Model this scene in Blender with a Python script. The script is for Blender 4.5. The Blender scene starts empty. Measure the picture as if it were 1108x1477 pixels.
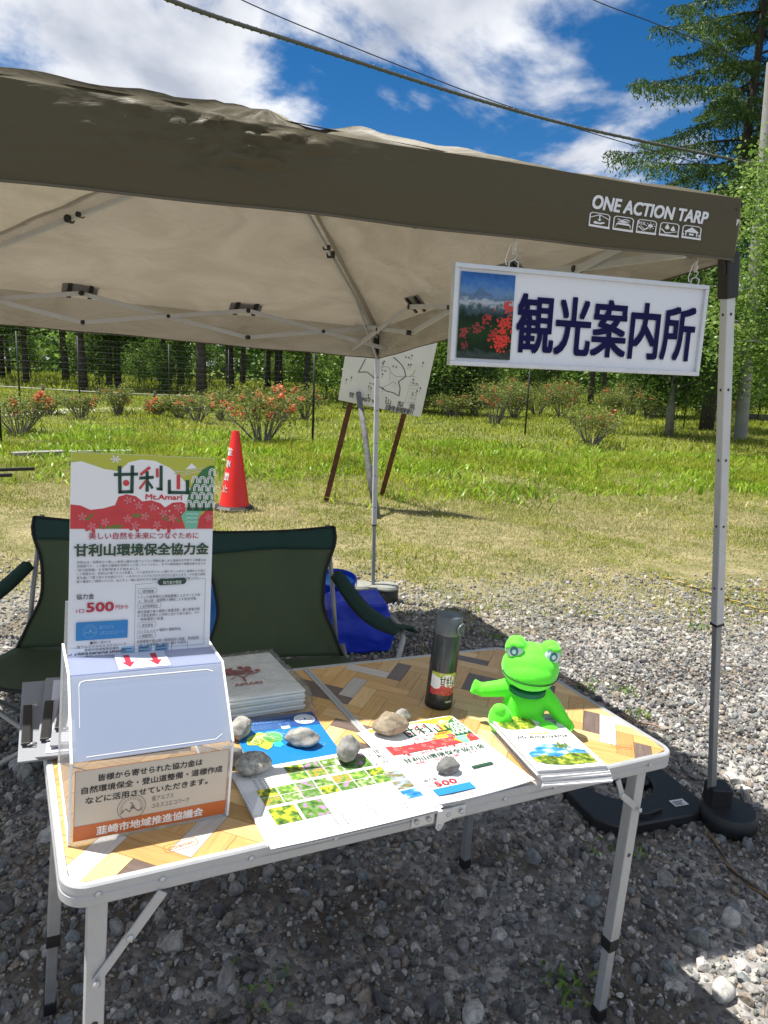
import bpy, bmesh, math, random
import numpy as np
from mathutils import Vector, Matrix, Euler
from mathutils.geometry import tessellate_polygon
R_ = math.radians
random.seed(11); rng = np.random.default_rng(7)
SC = bpy.context.scene
COL = SC.collection

# ------------------------------------------------------------------ camera
PITCH, ROLL, FPX, CAMH = R_(11), R_(2.4), 1024.0, 1.43
_F = Vector((0, math.cos(PITCH), -math.sin(PITCH)))
_R0 = Vector((1, 0, 0)); _U0 = _R0.cross(_F)
_R = math.cos(ROLL)*_R0 + math.sin(ROLL)*_U0
_U = -math.sin(ROLL)*_R0 + math.cos(ROLL)*_U0
cam = bpy.data.cameras.new('camera'); camo = bpy.data.objects.new('camera', cam); COL.objects.link(camo)
camo.matrix_world = Matrix(((_R.x, _U.x, -_F.x, 0), (_R.y, _U.y, -_F.y, 0), (_R.z, _U.z, -_F.z, CAMH), (0, 0, 0, 1)))
cam.sensor_fit = 'VERTICAL'; cam.sensor_height = 36; cam.lens = FPX/1477*36
cam.clip_start = .05; cam.clip_end = 2000
SC.camera = camo
# ------------------------------------------------------------------ light
SUNV = Vector((-.37, .055, 1)).normalized()
SC.view_settings.view_transform = 'Standard'
try: SC.view_settings.look = 'None'
except Exception: pass
SC.view_settings.exposure = 0.92
SC.view_settings.gamma = 1
SC.view_settings.use_curve_mapping = False
W = bpy.data.worlds.new('World'); SC.world = W; W.use_nodes = True
def world():
    nt = W.node_tree; N = nt.nodes; L = nt.links; N.clear()
    out = N.new('ShaderNodeOutputWorld'); bg = N.new('ShaderNodeBackground'); bg.inputs[1].default_value = .050
    sky = N.new('ShaderNodeTexSky'); sky.sky_type = 'NISHITA'; sky.sun_disc = False
    sky.sun_elevation = math.asin(SUNV.z); sky.sun_rotation = math.atan2(SUNV.x, SUNV.y)
    sky.altitude = 1600; sky.air_density = 1.0; sky.dust_density = .25; sky.ozone_density = 3.0
    hs = N.new('ShaderNodeHueSaturation'); hs.inputs['Saturation'].default_value = 1.36; hs.inputs['Value'].default_value = 1.18
    L.new(sky.outputs[0], hs.inputs['Color'])
    tc = N.new('ShaderNodeTexCoord'); sp = N.new('ShaderNodeSeparateXYZ'); L.new(tc.outputs['Generated'], sp.inputs[0])
    mx = N.new('ShaderNodeMath'); mx.operation = 'MAXIMUM'; mx.inputs[1].default_value = .06; L.new(sp.outputs[2], mx.inputs[0])
    ad = N.new('ShaderNodeMath'); ad.operation = 'ADD'; ad.inputs[1].default_value = .16; L.new(mx.outputs[0], ad.inputs[0])
    dx = N.new('ShaderNodeMath'); dx.operation = 'DIVIDE'; L.new(sp.outputs[0], dx.inputs[0]); L.new(ad.outputs[0], dx.inputs[1])
    dy = N.new('ShaderNodeMath'); dy.operation = 'DIVIDE'; L.new(sp.outputs[1], dy.inputs[0]); L.new(ad.outputs[0], dy.inputs[1])
    cb = N.new('ShaderNodeCombineXYZ'); L.new(dx.outputs[0], cb.inputs[0]); L.new(dy.outputs[0], cb.inputs[1])
    mp = N.new('ShaderNodeMapping'); mp.inputs['Location'].default_value = CLOUD_OFF; mp.inputs['Rotation'].default_value = (0, 0, R_(-20)); mp.inputs['Scale'].default_value = (1.25, .8, 1)
    L.new(cb.outputs[0], mp.inputs[0])
    n1 = N.new('ShaderNodeTexNoise'); n1.inputs['Scale'].default_value = 1.05; n1.inputs['Detail'].default_value = 12; n1.inputs['Roughness'].default_value = .56; n1.inputs['Distortion'].default_value = .25
    L.new(mp.outputs[0], n1.inputs['Vector'])
    r1 = N.new('ShaderNodeValToRGB'); r1.color_ramp.elements[0].position = .452; r1.color_ramp.elements[1].position = .545
    r1.color_ramp.interpolation = 'EASE'
    L.new(n1.outputs[0], r1.inputs[0])
    n2 = N.new('ShaderNodeTexNoise'); n2.inputs['Scale'].default_value = 3.1; n2.inputs['Detail'].default_value = 6
    L.new(mp.outputs[0], n2.inputs['Vector'])
    r2 = N.new('ShaderNodeValToRGB'); r2.color_ramp.elements[0].position = .3; r2.color_ramp.elements[1].position = .68
    r2.color_ramp.elements[0].color = (5.4, 5.9, 7.0, 1); r2.color_ramp.elements[1].color = (11.2, 11.4, 11.8, 1)
    L.new(n2.outputs[0], r2.inputs[0])
    m = N.new('ShaderNodeMix'); m.data_type = 'RGBA'
    L.new(r1.outputs[0], m.inputs[0]); L.new(hs.outputs[0], m.inputs[6]); L.new(r2.outputs[0], m.inputs[7])
    L.new(m.outputs[2], bg.inputs[0]); L.new(bg.outputs[0], out.inputs[0])
CLOUD_OFF = (13.854867359303046, 16.31634222672115, 0)
world()
sun = bpy.data.lights.new('sun', 'SUN'); suno = bpy.data.objects.new('sun', sun); COL.objects.link(suno)
sun.energy = 5.0; sun.angle = R_(.53); sun.color = (1, .955, .88)
suno.rotation_euler = SUNV.to_track_quat('Z', 'Y').to_euler()
suno.location = SUNV*30

# ------------------------------------------------------------------ geometry of the view (to find real positions)
CAM = Vector((0, 0, CAMH))
def ray(x, y): return _F + _R*((x-554)/FPX) - _U*((y-738.5)/FPX)
def gnd(x, y, z=0.0):
    d = ray(x, y); return CAM + d*((z-CAMH)/d.z)
def at(x, y, Y):
    d = ray(x, y); return CAM + d*(Y/d.y)

# ------------------------------------------------------------------ helpers
def tag(o, label=None, cat=None, group=None, kind=None):
    if label: o['label'] = label
    if cat: o['category'] = cat
    if group: o['group'] = group
    if kind: o['kind'] = kind
    return o
def empty(name, mat=None, label=None, cat=None, group=None):
    o = bpy.data.objects.new(name, None); COL.objects.link(o); o.empty_display_size = .1
    if mat is not None: o.matrix_world = mat if isinstance(mat, Matrix) else Matrix.Translation(Vector(mat))
    return tag(o, label, cat, group)
def link(name, me, parent=None, mat=None, kind=None, label=None):
    o = bpy.data.objects.new(name, me); COL.objects.link(o)
    if parent: o.parent = parent
    if mat is not None: o.matrix_local = mat
    if kind: o['kind'] = kind
    if label: o['label'] = label
    return o
def inst(src, parent=None, mat=None):
    o = src.copy(); COL.objects.link(o); o.parent = parent
    if mat is not None: o.matrix_local = mat
    return o
def copy_tree(o, parent=None):
    c = o.copy(); COL.objects.link(c); c.parent = parent
    for ch in o.children: copy_tree(ch, c)
    return c
T = Matrix.Translation
def frame(origin, X, Y):
    X = X.normalized(); Z = X.cross(Y).normalized(); Y = Z.cross(X)
    return Matrix(((X.x, Y.x, Z.x, origin.x), (X.y, Y.y, Z.y, origin.y), (X.z, Y.z, Z.z, origin.z), (0, 0, 0, 1)))

class MB:
    def __init__(s): s.v = []; s.f = []; s.m = []
    def add(s, vs, fs, mi=0):
        b = len(s.v); s.v += [tuple(v) for v in vs]
        for f in fs: s.f.append(tuple(b+i for i in f)); s.m.append(mi)
        return s
    def box(s, c, size, rot=None, mi=0):
        hx, hy, hz = size[0]/2, size[1]/2, size[2]/2
        vs = [Vector((x, y, z)) for x in (-hx, hx) for y in (-hy, hy) for z in (-hz, hz)]
        if rot is not None: vs = [rot @ v for v in vs]
        c = Vector(c); vs = [v+c for v in vs]
        return s.add(vs, [(0, 1, 3, 2), (4, 6, 7, 5), (0, 4, 5, 1), (2, 3, 7, 6), (0, 2, 6, 4), (1, 5, 7, 3)], mi)
    def beam(s, a, b, w, h, up=Vector((0, 0, 1)), mi=0):
        a = Vector(a); b = Vector(b); d = b-a; L = d.length; d.normalize()
        if abs(d.dot(up)) > .98: up = Vector((0, 1, 0))
        x = d.cross(up).normalized(); z = x.cross(d)
        rot = Matrix((x, d, z)).transposed()
        return s.box((a+b)/2, (w, L, h), rot, mi)
    def tube(s, pts, r, n=8, mi=0, cap=True):
        pts = [Vector(p) for p in pts]; rs = r if isinstance(r, (list, tuple)) else [r]*len(pts)
        vs = []; ref = None
        for i, p in enumerate(pts):
            d = (pts[min(i+1, len(pts)-1)]-pts[max(i-1, 0)]).normalized()
            if ref is None:
                ref = d.cross(Vector((0, 0, 1)))
                if ref.length < .1: ref = d.cross(Vector((0, 1, 0)))
            ref = (ref - d*ref.dot(d)).normalized(); b2 = d.cross(ref)
            for k in range(n):
                a = 2*math.pi*k/n; vs.append(p+(ref*math.cos(a)+b2*math.sin(a))*rs[i])
        fs = []
        for i in range(len(pts)-1):
            for k in range(n):
                k2 = (k+1) % n; fs.append((i*n+k, i*n+k2, (i+1)*n+k2, (i+1)*n+k))
        if cap: fs += [tuple(range(n-1, -1, -1)), tuple((len(pts)-1)*n+k for k in range(n))]
        return s.add(vs, fs, mi)
    def lathe(s, prof, n=24, c=(0, 0, 0), mi=0, cap=True):
        vs = []; fs = []
        for r, z in prof:
            for k in range(n):
                a = 2*math.pi*k/n; vs.append((c[0]+r*math.cos(a), c[1]+r*math.sin(a), c[2]+z))
        for i in range(len(prof)-1):
            for k in range(n):
                k2 = (k+1) % n; fs.append((i*n+k, i*n+k2, (i+1)*n+k2, (i+1)*n+k))
        if cap: fs += [tuple(range(n-1, -1, -1)), tuple((len(prof)-1)*n+k for k in range(n))]
        return s.add(vs, fs, mi)
    def prism(s, pts, z0, z1, mi=0):
        n = len(pts); vs = [(p[0], p[1], z0) for p in pts]+[(p[0], p[1], z1) for p in pts]
        fs = [(k, (k+1) % n, n+(k+1) % n, n+k) for k in range(n)]
        s.add(vs, fs, mi)
        for a, b, c in tessellate_polygon([[Vector((p[0], p[1], 0)) for p in pts]]):
            pa, pb, pc = pts[a], pts[b], pts[c]
            ccw = (pb[0]-pa[0])*(pc[1]-pa[1])-(pb[1]-pa[1])*(pc[0]-pa[0]) > 0
            if not ccw: b, c = c, b
            s.add([(pts[i][0], pts[i][1], z1) for i in (a, b, c)], [(0, 1, 2)], mi)
            s.add([(pts[i][0], pts[i][1], z0) for i in (a, c, b)], [(0, 1, 2)], mi)
        return s
    def poly(s, pts, z=0, mi=0):
        for a, b, c in tessellate_polygon([[Vector((p[0], p[1], 0)) for p in pts]]):
            pa, pb, pc = pts[a], pts[b], pts[c]
            if (pb[0]-pa[0])*(pc[1]-pa[1])-(pb[1]-pa[1])*(pc[0]-pa[0]) < 0: b, c = c, b
            s.add([(pts[i][0], pts[i][1], z) for i in (a, b, c)], [(0, 1, 2)], mi)
        return s
    def rect(s, x0, y0, x1, y1, z=0, mi=0): return s.add([(x0, y0, z), (x1, y0, z), (x1, y1, z), (x0, y1, z)], [(0, 1, 2, 3)], mi)
    def mesh(s, name, mats, smooth=False, weld=False):
        me = bpy.data.meshes.new(name); me.from_pydata(s.v, [], s.f)
        for m in (mats if isinstance(mats, (list, tuple)) else [mats]): me.materials.append(m)
        if any(s.m): me.polygons.foreach_set('material_index', s.m)
        if weld:
            bm = bmesh.new(); bm.from_mesh(me); bmesh.ops.remove_doubles(bm, verts=bm.verts, dist=1e-5)
            bmesh.ops.recalc_face_normals(bm, faces=bm.faces); bm.to_mesh(me); bm.free()
        if smooth: me.polygons.foreach_set('use_smooth', [True]*len(me.polygons))
        me.update(); return me
    def build(s, name, mats, parent=None, mat=None, smooth=False, bevel=0, weld=False, kind=None, label=None, seg=2):
        o = link(name, s.mesh(name, mats, smooth, weld), parent, mat, kind, label)
        if bevel:
            b = o.modifiers.new('bevel', 'BEVEL'); b.width = bevel; b.segments = seg; b.limit_method = 'ANGLE'; b.angle_limit = R_(40)
            b.harden_normals = False
        return o
def smooth_angle(o, a=40):
    me = o.data; me.polygons.foreach_set('use_smooth', [True]*len(me.polygons))
    try: me.set_sharp_from_angle(angle=R_(a))
    except Exception: pass
    return o
def np_mesh(name, V, Fc, mats, rnd=None, smooth=False):
    me = bpy.data.meshes.new(name); n = len(V); m, k = Fc.shape
    me.vertices.add(n); me.vertices.foreach_set('co', V.astype(np.float32).ravel())
    me.loops.add(m*k); me.loops.foreach_set('vertex_index', Fc.astype(np.int32).ravel())
    me.polygons.add(m); me.polygons.foreach_set('loop_start', np.arange(0, m*k, k, dtype=np.int32)); me.polygons.foreach_set('loop_total', np.full(m, k, np.int32))
    for mt in (mats if isinstance(mats, (list, tuple)) else [mats]): me.materials.append(mt)
    me.update(calc_edges=True)
    if rnd is not None:
        a = me.attributes.new('rnd', 'FLOAT', 'FACE'); a.data.foreach_set('value', rnd.astype(np.float32))
    if smooth: me.polygons.foreach_set('use_smooth', [True]*m)
    me.validate(); return me

# ------------------------------------------------------------------ materials
_M = {}
def mat(name, col, rough=.6, metal=0, spec=.5, noise=0, nscale=20, bump=0, bscale=60, trans=0, coat=0, alpha=None):
    if name in _M: return _M[name]
    m = bpy.data.materials.new(name); m.use_nodes = True; nt = m.node_tree; N = nt.nodes; L = nt.links
    b = N['Principled BSDF']; b.inputs['Base Color'].default_value = (*col, 1); b.inputs['Roughness'].default_value = rough
    b.inputs['Metallic'].default_value = metal; b.inputs['Specular IOR Level'].default_value = spec
    if trans: b.inputs['Transmission Weight'].default_value = trans
    if coat: b.inputs['Coat Weight'].default_value = coat; b.inputs['Coat Roughness'].default_value = .1
    if noise or bump: tc = N.new('ShaderNodeTexCoord')
    if noise:
        n = N.new('ShaderNodeTexNoise'); n.inputs['Scale'].default_value = nscale; n.inputs['Detail'].default_value = 6; L.new(tc.outputs['Object'], n.inputs['Vector'])
        r = N.new('ShaderNodeMapRange'); r.inputs[1].default_value = .3; r.inputs[2].default_value = .7; r.inputs[3].default_value = 1-noise; r.inputs[4].default_value = 1+noise
        L.new(n.outputs[0], r.inputs[0]); mu = N.new('ShaderNodeMix'); mu.data_type = 'RGBA'; mu.blend_type = 'MULTIPLY'; mu.inputs[0].default_value = 1
        mu.inputs[6].default_value = (*col, 1); L.new(r.outputs[0], mu.inputs[7]); L.new(mu.outputs[2], b.inputs['Base Color'])
        r2 = N.new('ShaderNodeMapRange'); r2.inputs[3].default_value = max(0, rough-.1); r2.inputs[4].default_value = min(1, rough+.12); L.new(n.outputs[0], r2.inputs[0]); L.new(r2.outputs[0], b.inputs['Roughness'])
    if bump:
        n = N.new('ShaderNodeTexNoise'); n.inputs['Scale'].default_value = bscale; n.inputs['Detail'].default_value = 5; L.new(tc.outputs['Object'], n.inputs['Vector'])
        bp = N.new('ShaderNodeBump'); bp.inputs['Strength'].default_value = bump; bp.inputs['Distance'].default_value = .01; L.new(n.outputs[0], bp.inputs['Height']); L.new(bp.outputs[0], b.inputs['Normal'])
    _M[name] = m; return m
def foliage(name, cols, trans=.45, rough=.6, scale=.35, objrand=False):
    if name in _M: return _M[name]
    m = bpy.data.materials.new(name); m.use_nodes = True; nt = m.node_tree; N = nt.nodes; L = nt.links; N.clear()
    out = N.new('ShaderNodeOutputMaterial'); at_ = N.new('ShaderNodeAttribute'); at_.attribute_name = 'rnd'
    tc = N.new('ShaderNodeTexCoord'); n = N.new('ShaderNodeTexNoise'); n.inputs['Scale'].default_value = scale; n.inputs['Detail'].default_value = 4
    L.new(tc.outputs['Object'], n.inputs['Vector'])
    a1 = N.new('ShaderNodeMath'); a1.operation = 'MULTIPLY_ADD'; a1.inputs[1].default_value = 1.3; a1.inputs[2].default_value = -.15-.25; L.new(n.outputs[0], a1.inputs[0])
    a2 = N.new('ShaderNodeMath'); a2.operation = 'MULTIPLY_ADD'; a2.inputs[1].default_value = .5; L.new(at_.outputs['Fac'], a2.inputs[0]); L.new(a1.outputs[0], a2.inputs[2])
    r = N.new('ShaderNodeValToRGB'); e = r.color_ramp.elements
    e[0].color = (*cols[0], 1); e[1].color = (*cols[-1], 1)
    for i, c in enumerate(cols[1:-1]):
        q = e.new((i+1)/(len(cols)-1)); q.color = (*c, 1)
    L.new(a2.outputs[0], r.inputs[0])
    col = r.outputs[0]
    if objrand:
        oi = N.new('ShaderNodeObjectInfo'); mr = N.new('ShaderNodeMapRange'); mr.inputs[3].default_value = .7; mr.inputs[4].default_value = 1.35; L.new(oi.outputs['Random'], mr.inputs[0])
        mu = N.new('ShaderNodeMix'); mu.data_type = 'RGBA'; mu.blend_type = 'MULTIPLY'; mu.inputs[0].default_value = 1; L.new(col, mu.inputs[6]); L.new(mr.outputs[0], mu.inputs[7]); col = mu.outputs[2]
    d = N.new('ShaderNodeBsdfPrincipled'); d.inputs['Roughness'].default_value = rough; d.inputs['Specular IOR Level'].default_value = .3; L.new(col, d.inputs['Base Color'])
    t = N.new('ShaderNodeBsdfTranslucent'); L.new(col, t.inputs[0])
    mx = N.new('ShaderNodeMixShader'); mx.inputs[0].default_value = trans; L.new(d.outputs[0], mx.inputs[1]); L.new(t.outputs[0], mx.inputs[2]); L.new(mx.outputs[0], out.inputs[0])
    _M[name] = m; return m
def stone_mat(name, c1, c2, scale=30, inst_rand=False, bump=.6):
    m = bpy.data.materials.new(name); m.use_nodes = True; nt = m.node_tree; N = nt.nodes; L = nt.links; b = N['Principled BSDF']
    tc = N.new('ShaderNodeTexCoord'); n = N.new('ShaderNodeTexNoise'); n.inputs['Scale'].default_value = scale; n.inputs['Detail'].default_value = 10; n.inputs['Roughness'].default_value = .7
    L.new(tc.outputs['Object'], n.inputs['Vector'])
    r = N.new('ShaderNodeValToRGB'); r.color_ramp.elements[0].position = .36; r.color_ramp.elements[1].position = .64
    r.color_ramp.elements[0].color = (*c1, 1); r.color_ramp.elements[1].color = (*c2, 1); L.new(n.outputs[0], r.inputs[0]); col = r.outputs[0]
    if inst_rand:
        oi = N.new('ShaderNodeObjectInfo'); rr = N.new('ShaderNodeValToRGB'); E = rr.color_ramp.elements; rr.color_ramp.interpolation = 'CONSTANT'
        cols = [(.38, .38, .40), (.7, .7, .72), (1.0, .98, .95), (1.35, 1.3, 1.2), (.75, .82, .86), (1.0, .86, .72), (1.7, 1.66, 1.6), (.62, .66, .62)]
        E[0].color = (*cols[0], 1); E[0].position = 0; E[1].color = (*cols[-1], 1); E[1].position = .9
        for i, c in enumerate(cols[1:-1]): q = E.new(.14+i*.13); q.color = (*c, 1)
        L.new(oi.outputs['Random'], rr.inputs[0]); mu = N.new('ShaderNodeMix'); mu.data_type = 'RGBA'; mu.blend_type = 'MULTIPLY'; mu.inputs[0].default_value = 1
        L.new(col, mu.inputs[6]); L.new(rr.outputs[0], mu.inputs[7]); col = mu.outputs[2]
    L.new(col, b.inputs['Base Color']); b.inputs['Roughness'].default_value = .85; b.inputs['Specular IOR Level'].default_value = .3
    bp = N.new('ShaderNodeBump'); bp.inputs['Strength'].default_value = bump; bp.inputs['Distance'].default_value = .004; L.new(n.outputs[0], bp.inputs['Height']); L.new(bp.outputs[0], b.inputs['Normal'])
    return m
def ramp_mat(name, stops, scale=8, detail=6, rough=.5, distort=0, aniso=(1, 1, 1), bump=0, coords='Object'):
    if name in _M: return _M[name]
    m = bpy.data.materials.new(name); m.use_nodes = True; nt = m.node_tree; N = nt.nodes; L = nt.links; b = N['Principled BSDF']
    tc = N.new('ShaderNodeTexCoord'); mp = N.new('ShaderNodeMapping'); mp.inputs['Scale'].default_value = aniso; L.new(tc.outputs[coords], mp.inputs[0])
    n = N.new('ShaderNodeTexNoise'); n.inputs['Scale'].default_value = scale; n.inputs['Detail'].default_value = detail; n.inputs['Distortion'].default_value = distort; L.new(mp.outputs[0], n.inputs['Vector'])
    r = N.new('ShaderNodeValToRGB'); E = r.color_ramp.elements
    E[0].position = stops[0][0]; E[0].color = (*stops[0][1], 1); E[1].position = stops[-1][0]; E[1].color = (*stops[-1][1], 1)
    for p, c in stops[1:-1]: q = E.new(p); q.color = (*c, 1)
    L.new(n.outputs[0], r.inputs[0]); L.new(r.outputs[0], b.inputs['Base Color']); b.inputs['Roughness'].default_value = rough
    if bump:
        bp = N.new('ShaderNodeBump'); bp.inputs['Strength'].default_value = bump; bp.inputs['Distance'].default_value = .005; L.new(n.outputs[0], bp.inputs['Height']); L.new(bp.outputs[0], b.inputs['Normal'])
    _M[name] = m; return m

ALU = mat('aluminium', (.66, .67, .68), .38, .55, noise=.05, nscale=40)
ALU_SHADED = mat('aluminium_shaded', (.36, .37, .38), .4, .6, noise=.08, nscale=30)  # rear table legs only: same metal, shade under the table put into the colour
STEEL = mat('steel', (.55, .56, .57), .35, .8)
BLACK = mat('black_plastic', (.012, .012, .013), .45, bump=.05)
GREYM = mat('grey_tube', (.30, .31, .31), .42, .35, noise=.06)
GREYB = mat('pale_grey_tube', (.55, .56, .56), .4, .25, noise=.05)
WHITE = mat('white_print', (.80, .80, .79), .45)
PAPER = mat('paper', (.66, .66, .655), .6, noise=.02, nscale=6)

# ------------------------------------------------------------------ text
def text_mb(mb, body, x, y, h, mi=0, z=0, bold=0, shear=0, align='LEFT', width=None, res=2, sx=1.0, fn=None):
    c = bpy.data.curves.new('txt', 'FONT'); c.body = body; c.size = 1; c.resolution_u = res; c.align_x = 'LEFT'
    if shear: c.shear = shear
    o = bpy.data.objects.new('txt', c); COL.objects.link(o)
    dg = bpy.context.evaluated_depsgraph_get(); me = bpy.data.meshes.new_from_object(o.evaluated_get(dg))
    vs = np.array([v.co for v in me.vertices]); fs = [tuple(p.vertices) for p in me.polygons]
    COL.objects.unlink(o); bpy.data.objects.remove(o); bpy.data.curves.remove(c); bpy.data.meshes.remove(me)
    if len(vs) == 0: return
    x0, x1 = vs[:, 0].min(), vs[:, 0].max()
    sy = h/.74 if not any(ord(ch) > 0x2000 for ch in body) else h/.9
    s = sy*sx
    if width: s = width/(x1-x0)
    w = (x1-x0)*s; ox = x if align == 'LEFT' else (x-w/2 if align == 'CENTER' else x-w)
    nb = 1 if bold < .008 else 5 if bold < .025 else 9; bw = bold*sy
    for k in range(nb):
        dx, dy = [(0, 0), (-1, -1), (1, 1), (-1, 1), (1, -1), (0, 1), (0, -1), (1, 0), (-1, 0)][k]; dx, dy = dx*bw, dy*bw*.8
        P = [((v[0]-x0)*s+ox+dx*(s/sy if width and width > .9 else 1), v[1]*sy+y+dy, z+k*4e-6) for v in vs]
        if fn: P = [fn(*p) for p in P]
        mb.add(P, fs, mi)

# ================================================================== GROUND
def ground_material():
    m = bpy.data.materials.new('ground'); m.use_nodes = True; nt = m.node_tree; N = nt.nodes; L = nt.links; b = N['Principled BSDF']
    tc = N.new('ShaderNodeTexCoord'); sp = N.new('ShaderNodeSeparateXYZ'); L.new(tc.outputs['Object'], sp.inputs[0])
    def noise(s, d=8, r=.6):
        n = N.new('ShaderNodeTexNoise'); n.inputs['Scale'].default_value = s; n.inputs['Detail'].default_value = d; n.inputs['Roughness'].default_value = r; L.new(tc.outputs['Object'], n.inputs['Vector']); return n.outputs[0]
    def ramp(src, st):
        r = N.new('ShaderNodeValToRGB'); E = r.color_ramp.elements; E[0].position = st[0][0]; E[0].color = (*st[0][1], 1); E[1].position = st[-1][0]; E[1].color = (*st[-1][1], 1)
        for p, c in st[1:-1]: q = E.new(p); q.color = (*c, 1)
        L.new(src, r.inputs[0]); return r.outputs[0]
    def mix(f, a, c):
        q = N.new('ShaderNodeMix'); q.data_type = 'RGBA'; L.new(f, q.inputs[0]); L.new(a, q.inputs[6]); L.new(c, q.inputs[7]); return q.outputs[2]
    vo = N.new('ShaderNodeTexVoronoi'); vo.inputs['Scale'].default_value = 42; L.new(tc.outputs['Object'], vo.inputs['Vector'])
    grav = ramp(vo.outputs['Color'], [(0, (.10, .10, .10)), (.5, (.26, .25, .24)), (1, (.5, .48, .45))])
    soil = ramp(noise(9), [(.3, (.060, .052, .044)), (.7, (.165, .145, .12))])
    gs = mix(ramp(noise(2.2, 4), [(.45, (0, 0, 0)), (.6, (1, 1, 1))]), grav, soil)
    dry = ramp(noise(3.5, 10, .75), [(.3, (.09, .10, .035)), (.45, (.17, .16, .07)), (.6, (.28, .24, .13)), (.75, (.34, .29, .18))])
    grn = ramp(noise(5, 10, .7), [(.3, (.06, .075, .018)), (.6, (.16, .19, .04)), (.75, (.28, .27, .10))])
    def zone(y0, y1, wob):
        a = N.new('ShaderNodeMath'); a.operation = 'MULTIPLY_ADD'; a.inputs[1].default_value = wob; L.new(noise(.7, 6, .6), a.inputs[0]); L.new(sp.outputs[1], a.inputs[2])
        r = N.new('ShaderNodeMapRange'); r.inputs[1].default_value = y0+wob/2; r.inputs[2].default_value = y1+wob/2; L.new(a.outputs[0], r.inputs[0]); return r.outputs[0]
    c = mix(zone(3.6, 5.0, 2.2), gs, dry); c = mix(zone(7.4, 9.4, 4.0), c, grn)
    L.new(c, b.inputs['Base Color']); b.inputs['Roughness'].default_value = .95; b.inputs['Specular IOR Level'].default_value = .15
    bp = N.new('ShaderNodeBump'); bp.inputs['Strength'].default_value = .8; bp.inputs['Distance'].default_value = .02
    ad = N.new('ShaderNodeMath'); ad.operation = 'SUBTRACT'; L.new(noise(30, 8), ad.inputs[0]); L.new(vo.outputs['Distance'], ad.inputs[1]); L.new(ad.outputs[0], bp.inputs['Height']); L.new(bp.outputs[0], b.inputs['Normal'])
    return m
def hill(x, y):  # gentle rise far behind
    return 0.0
gx = np.concatenate([np.linspace(-700, -40, 14), np.linspace(-36, 36, 73), np.linspace(40, 700, 14)])
gy = np.concatenate([np.linspace(-60, -2, 8), np.linspace(-1, 50, 103), np.linspace(60, 1200, 16)])
GX, GY = np.meshgrid(gx, gy); GZ = 0.012*np.sin(GX*1.7+GY*.6)*np.cos(GY*1.3-GX*.4)-.008
V = np.stack([GX, GY, GZ], -1).reshape(-1, 3); nx = len(gx); ny = len(gy)
ii = (np.arange(ny-1)[:, None]*nx+np.arange(nx-1)[None]).ravel()
gm = np_mesh('ground', V, np.stack([ii, ii+1, ii+nx+1, ii+nx], 1), ground_material(), smooth=True)
tag(link('ground', gm), kind='structure')

# ---- gravel: instanced pebbles
def gravel(name, P, S, matr, sub=2):
    me = bpy.data.meshes.new(name); n = len(P); me.vertices.add(n); me.vertices.foreach_set('co', P.astype(np.float32).ravel())
    for nm, tp, arr in (('rot', 'FLOAT_VECTOR', rng.uniform(0, 6.28, (n, 3))), ('scl', 'FLOAT_VECTOR', S)):
        a = me.attributes.new(nm, tp, 'POINT'); a.data.foreach_set('vector', arr.astype(np.float32).ravel())
    a = me.attributes.new('idx', 'INT', 'POINT'); a.data.foreach_set('value', rng.integers(0, 5, n).astype(np.int32))
    o = link(name, me); ng = bpy.data.node_groups.new(name, 'GeometryNodeTree')
    ng.interface.new_socket('Geometry', in_out='INPUT', socket_type='NodeSocketGeometry'); ng.interface.new_socket('Geometry', in_out='OUTPUT', socket_type='NodeSocketGeometry')
    N = ng.nodes; L = ng.links; gi = N.new('NodeGroupInput'); go = N.new('NodeGroupOutput'); jn = N.new('GeometryNodeJoinGeometry')
    for k in range(5):
        ic = N.new('GeometryNodeMeshIcoSphere'); ic.inputs['Radius'].default_value = 1; ic.inputs['Subdivisions'].default_value = sub
        sp = N.new('GeometryNodeSetPosition'); nz = N.new('ShaderNodeTexNoise'); nz.noise_dimensions = '4D'; nz.inputs['W'].default_value = k*7.3; nz.inputs['Scale'].default_value = .75; nz.inputs['Detail'].default_value = 2
        vm = N.new('ShaderNodeVectorMath'); vm.operation = 'MULTIPLY_ADD'; vm.inputs[1].default_value = (1.9, 1.9, 1.9); vm.inputs[2].default_value = (-.95, -.95, -.95)
        L.new(nz.outputs['Color'], vm.inputs[0]); L.new(vm.outputs[0], sp.inputs['Offset']); L.new(ic.outputs[0], sp.inputs[0])
        sm = N.new('GeometryNodeSetShadeSmooth'); L.new(sp.outputs[0], sm.inputs[0]); sm.inputs['Shade Smooth'].default_value = k == 0
        mt = N.new('GeometryNodeSetMaterial'); mt.inputs['Material'].default_value = matr; L.new(sm.outputs[0], mt.inputs[0])
        gt = N.new('GeometryNodeGeometryToInstance'); L.new(mt.outputs[0], gt.inputs[0]); L.new(gt.outputs[0], jn.inputs[0])
    ip = N.new('GeometryNodeInstanceOnPoints'); L.new(gi.outputs[0], ip.inputs['Points']); L.new(jn.outputs[0], ip.inputs['Instance']); ip.inputs['Pick Instance'].default_value = True
    def na(nm, tp):
        a = N.new('GeometryNodeInputNamedAttribute'); a.data_type = tp; a.inputs['Name'].default_value = nm; return [s for s in a.outputs if s.enabled and s.name == 'Attribute'][0]
    L.new(na('idx', 'INT'), ip.inputs['Instance Index']); L.new(na('rot', 'FLOAT_VECTOR'), ip.inputs['Rotation']); L.new(na('scl', 'FLOAT_VECTOR'), ip.inputs['Scale'])
    L.new(ip.outputs[0], go.inputs[0]); md = o.modifiers.new('gravel', 'NODES'); md.node_group = ng
    return tag(o, 'loose grey crushed stone gravel spread under and around the table', 'gravel', kind='stuff')
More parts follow.
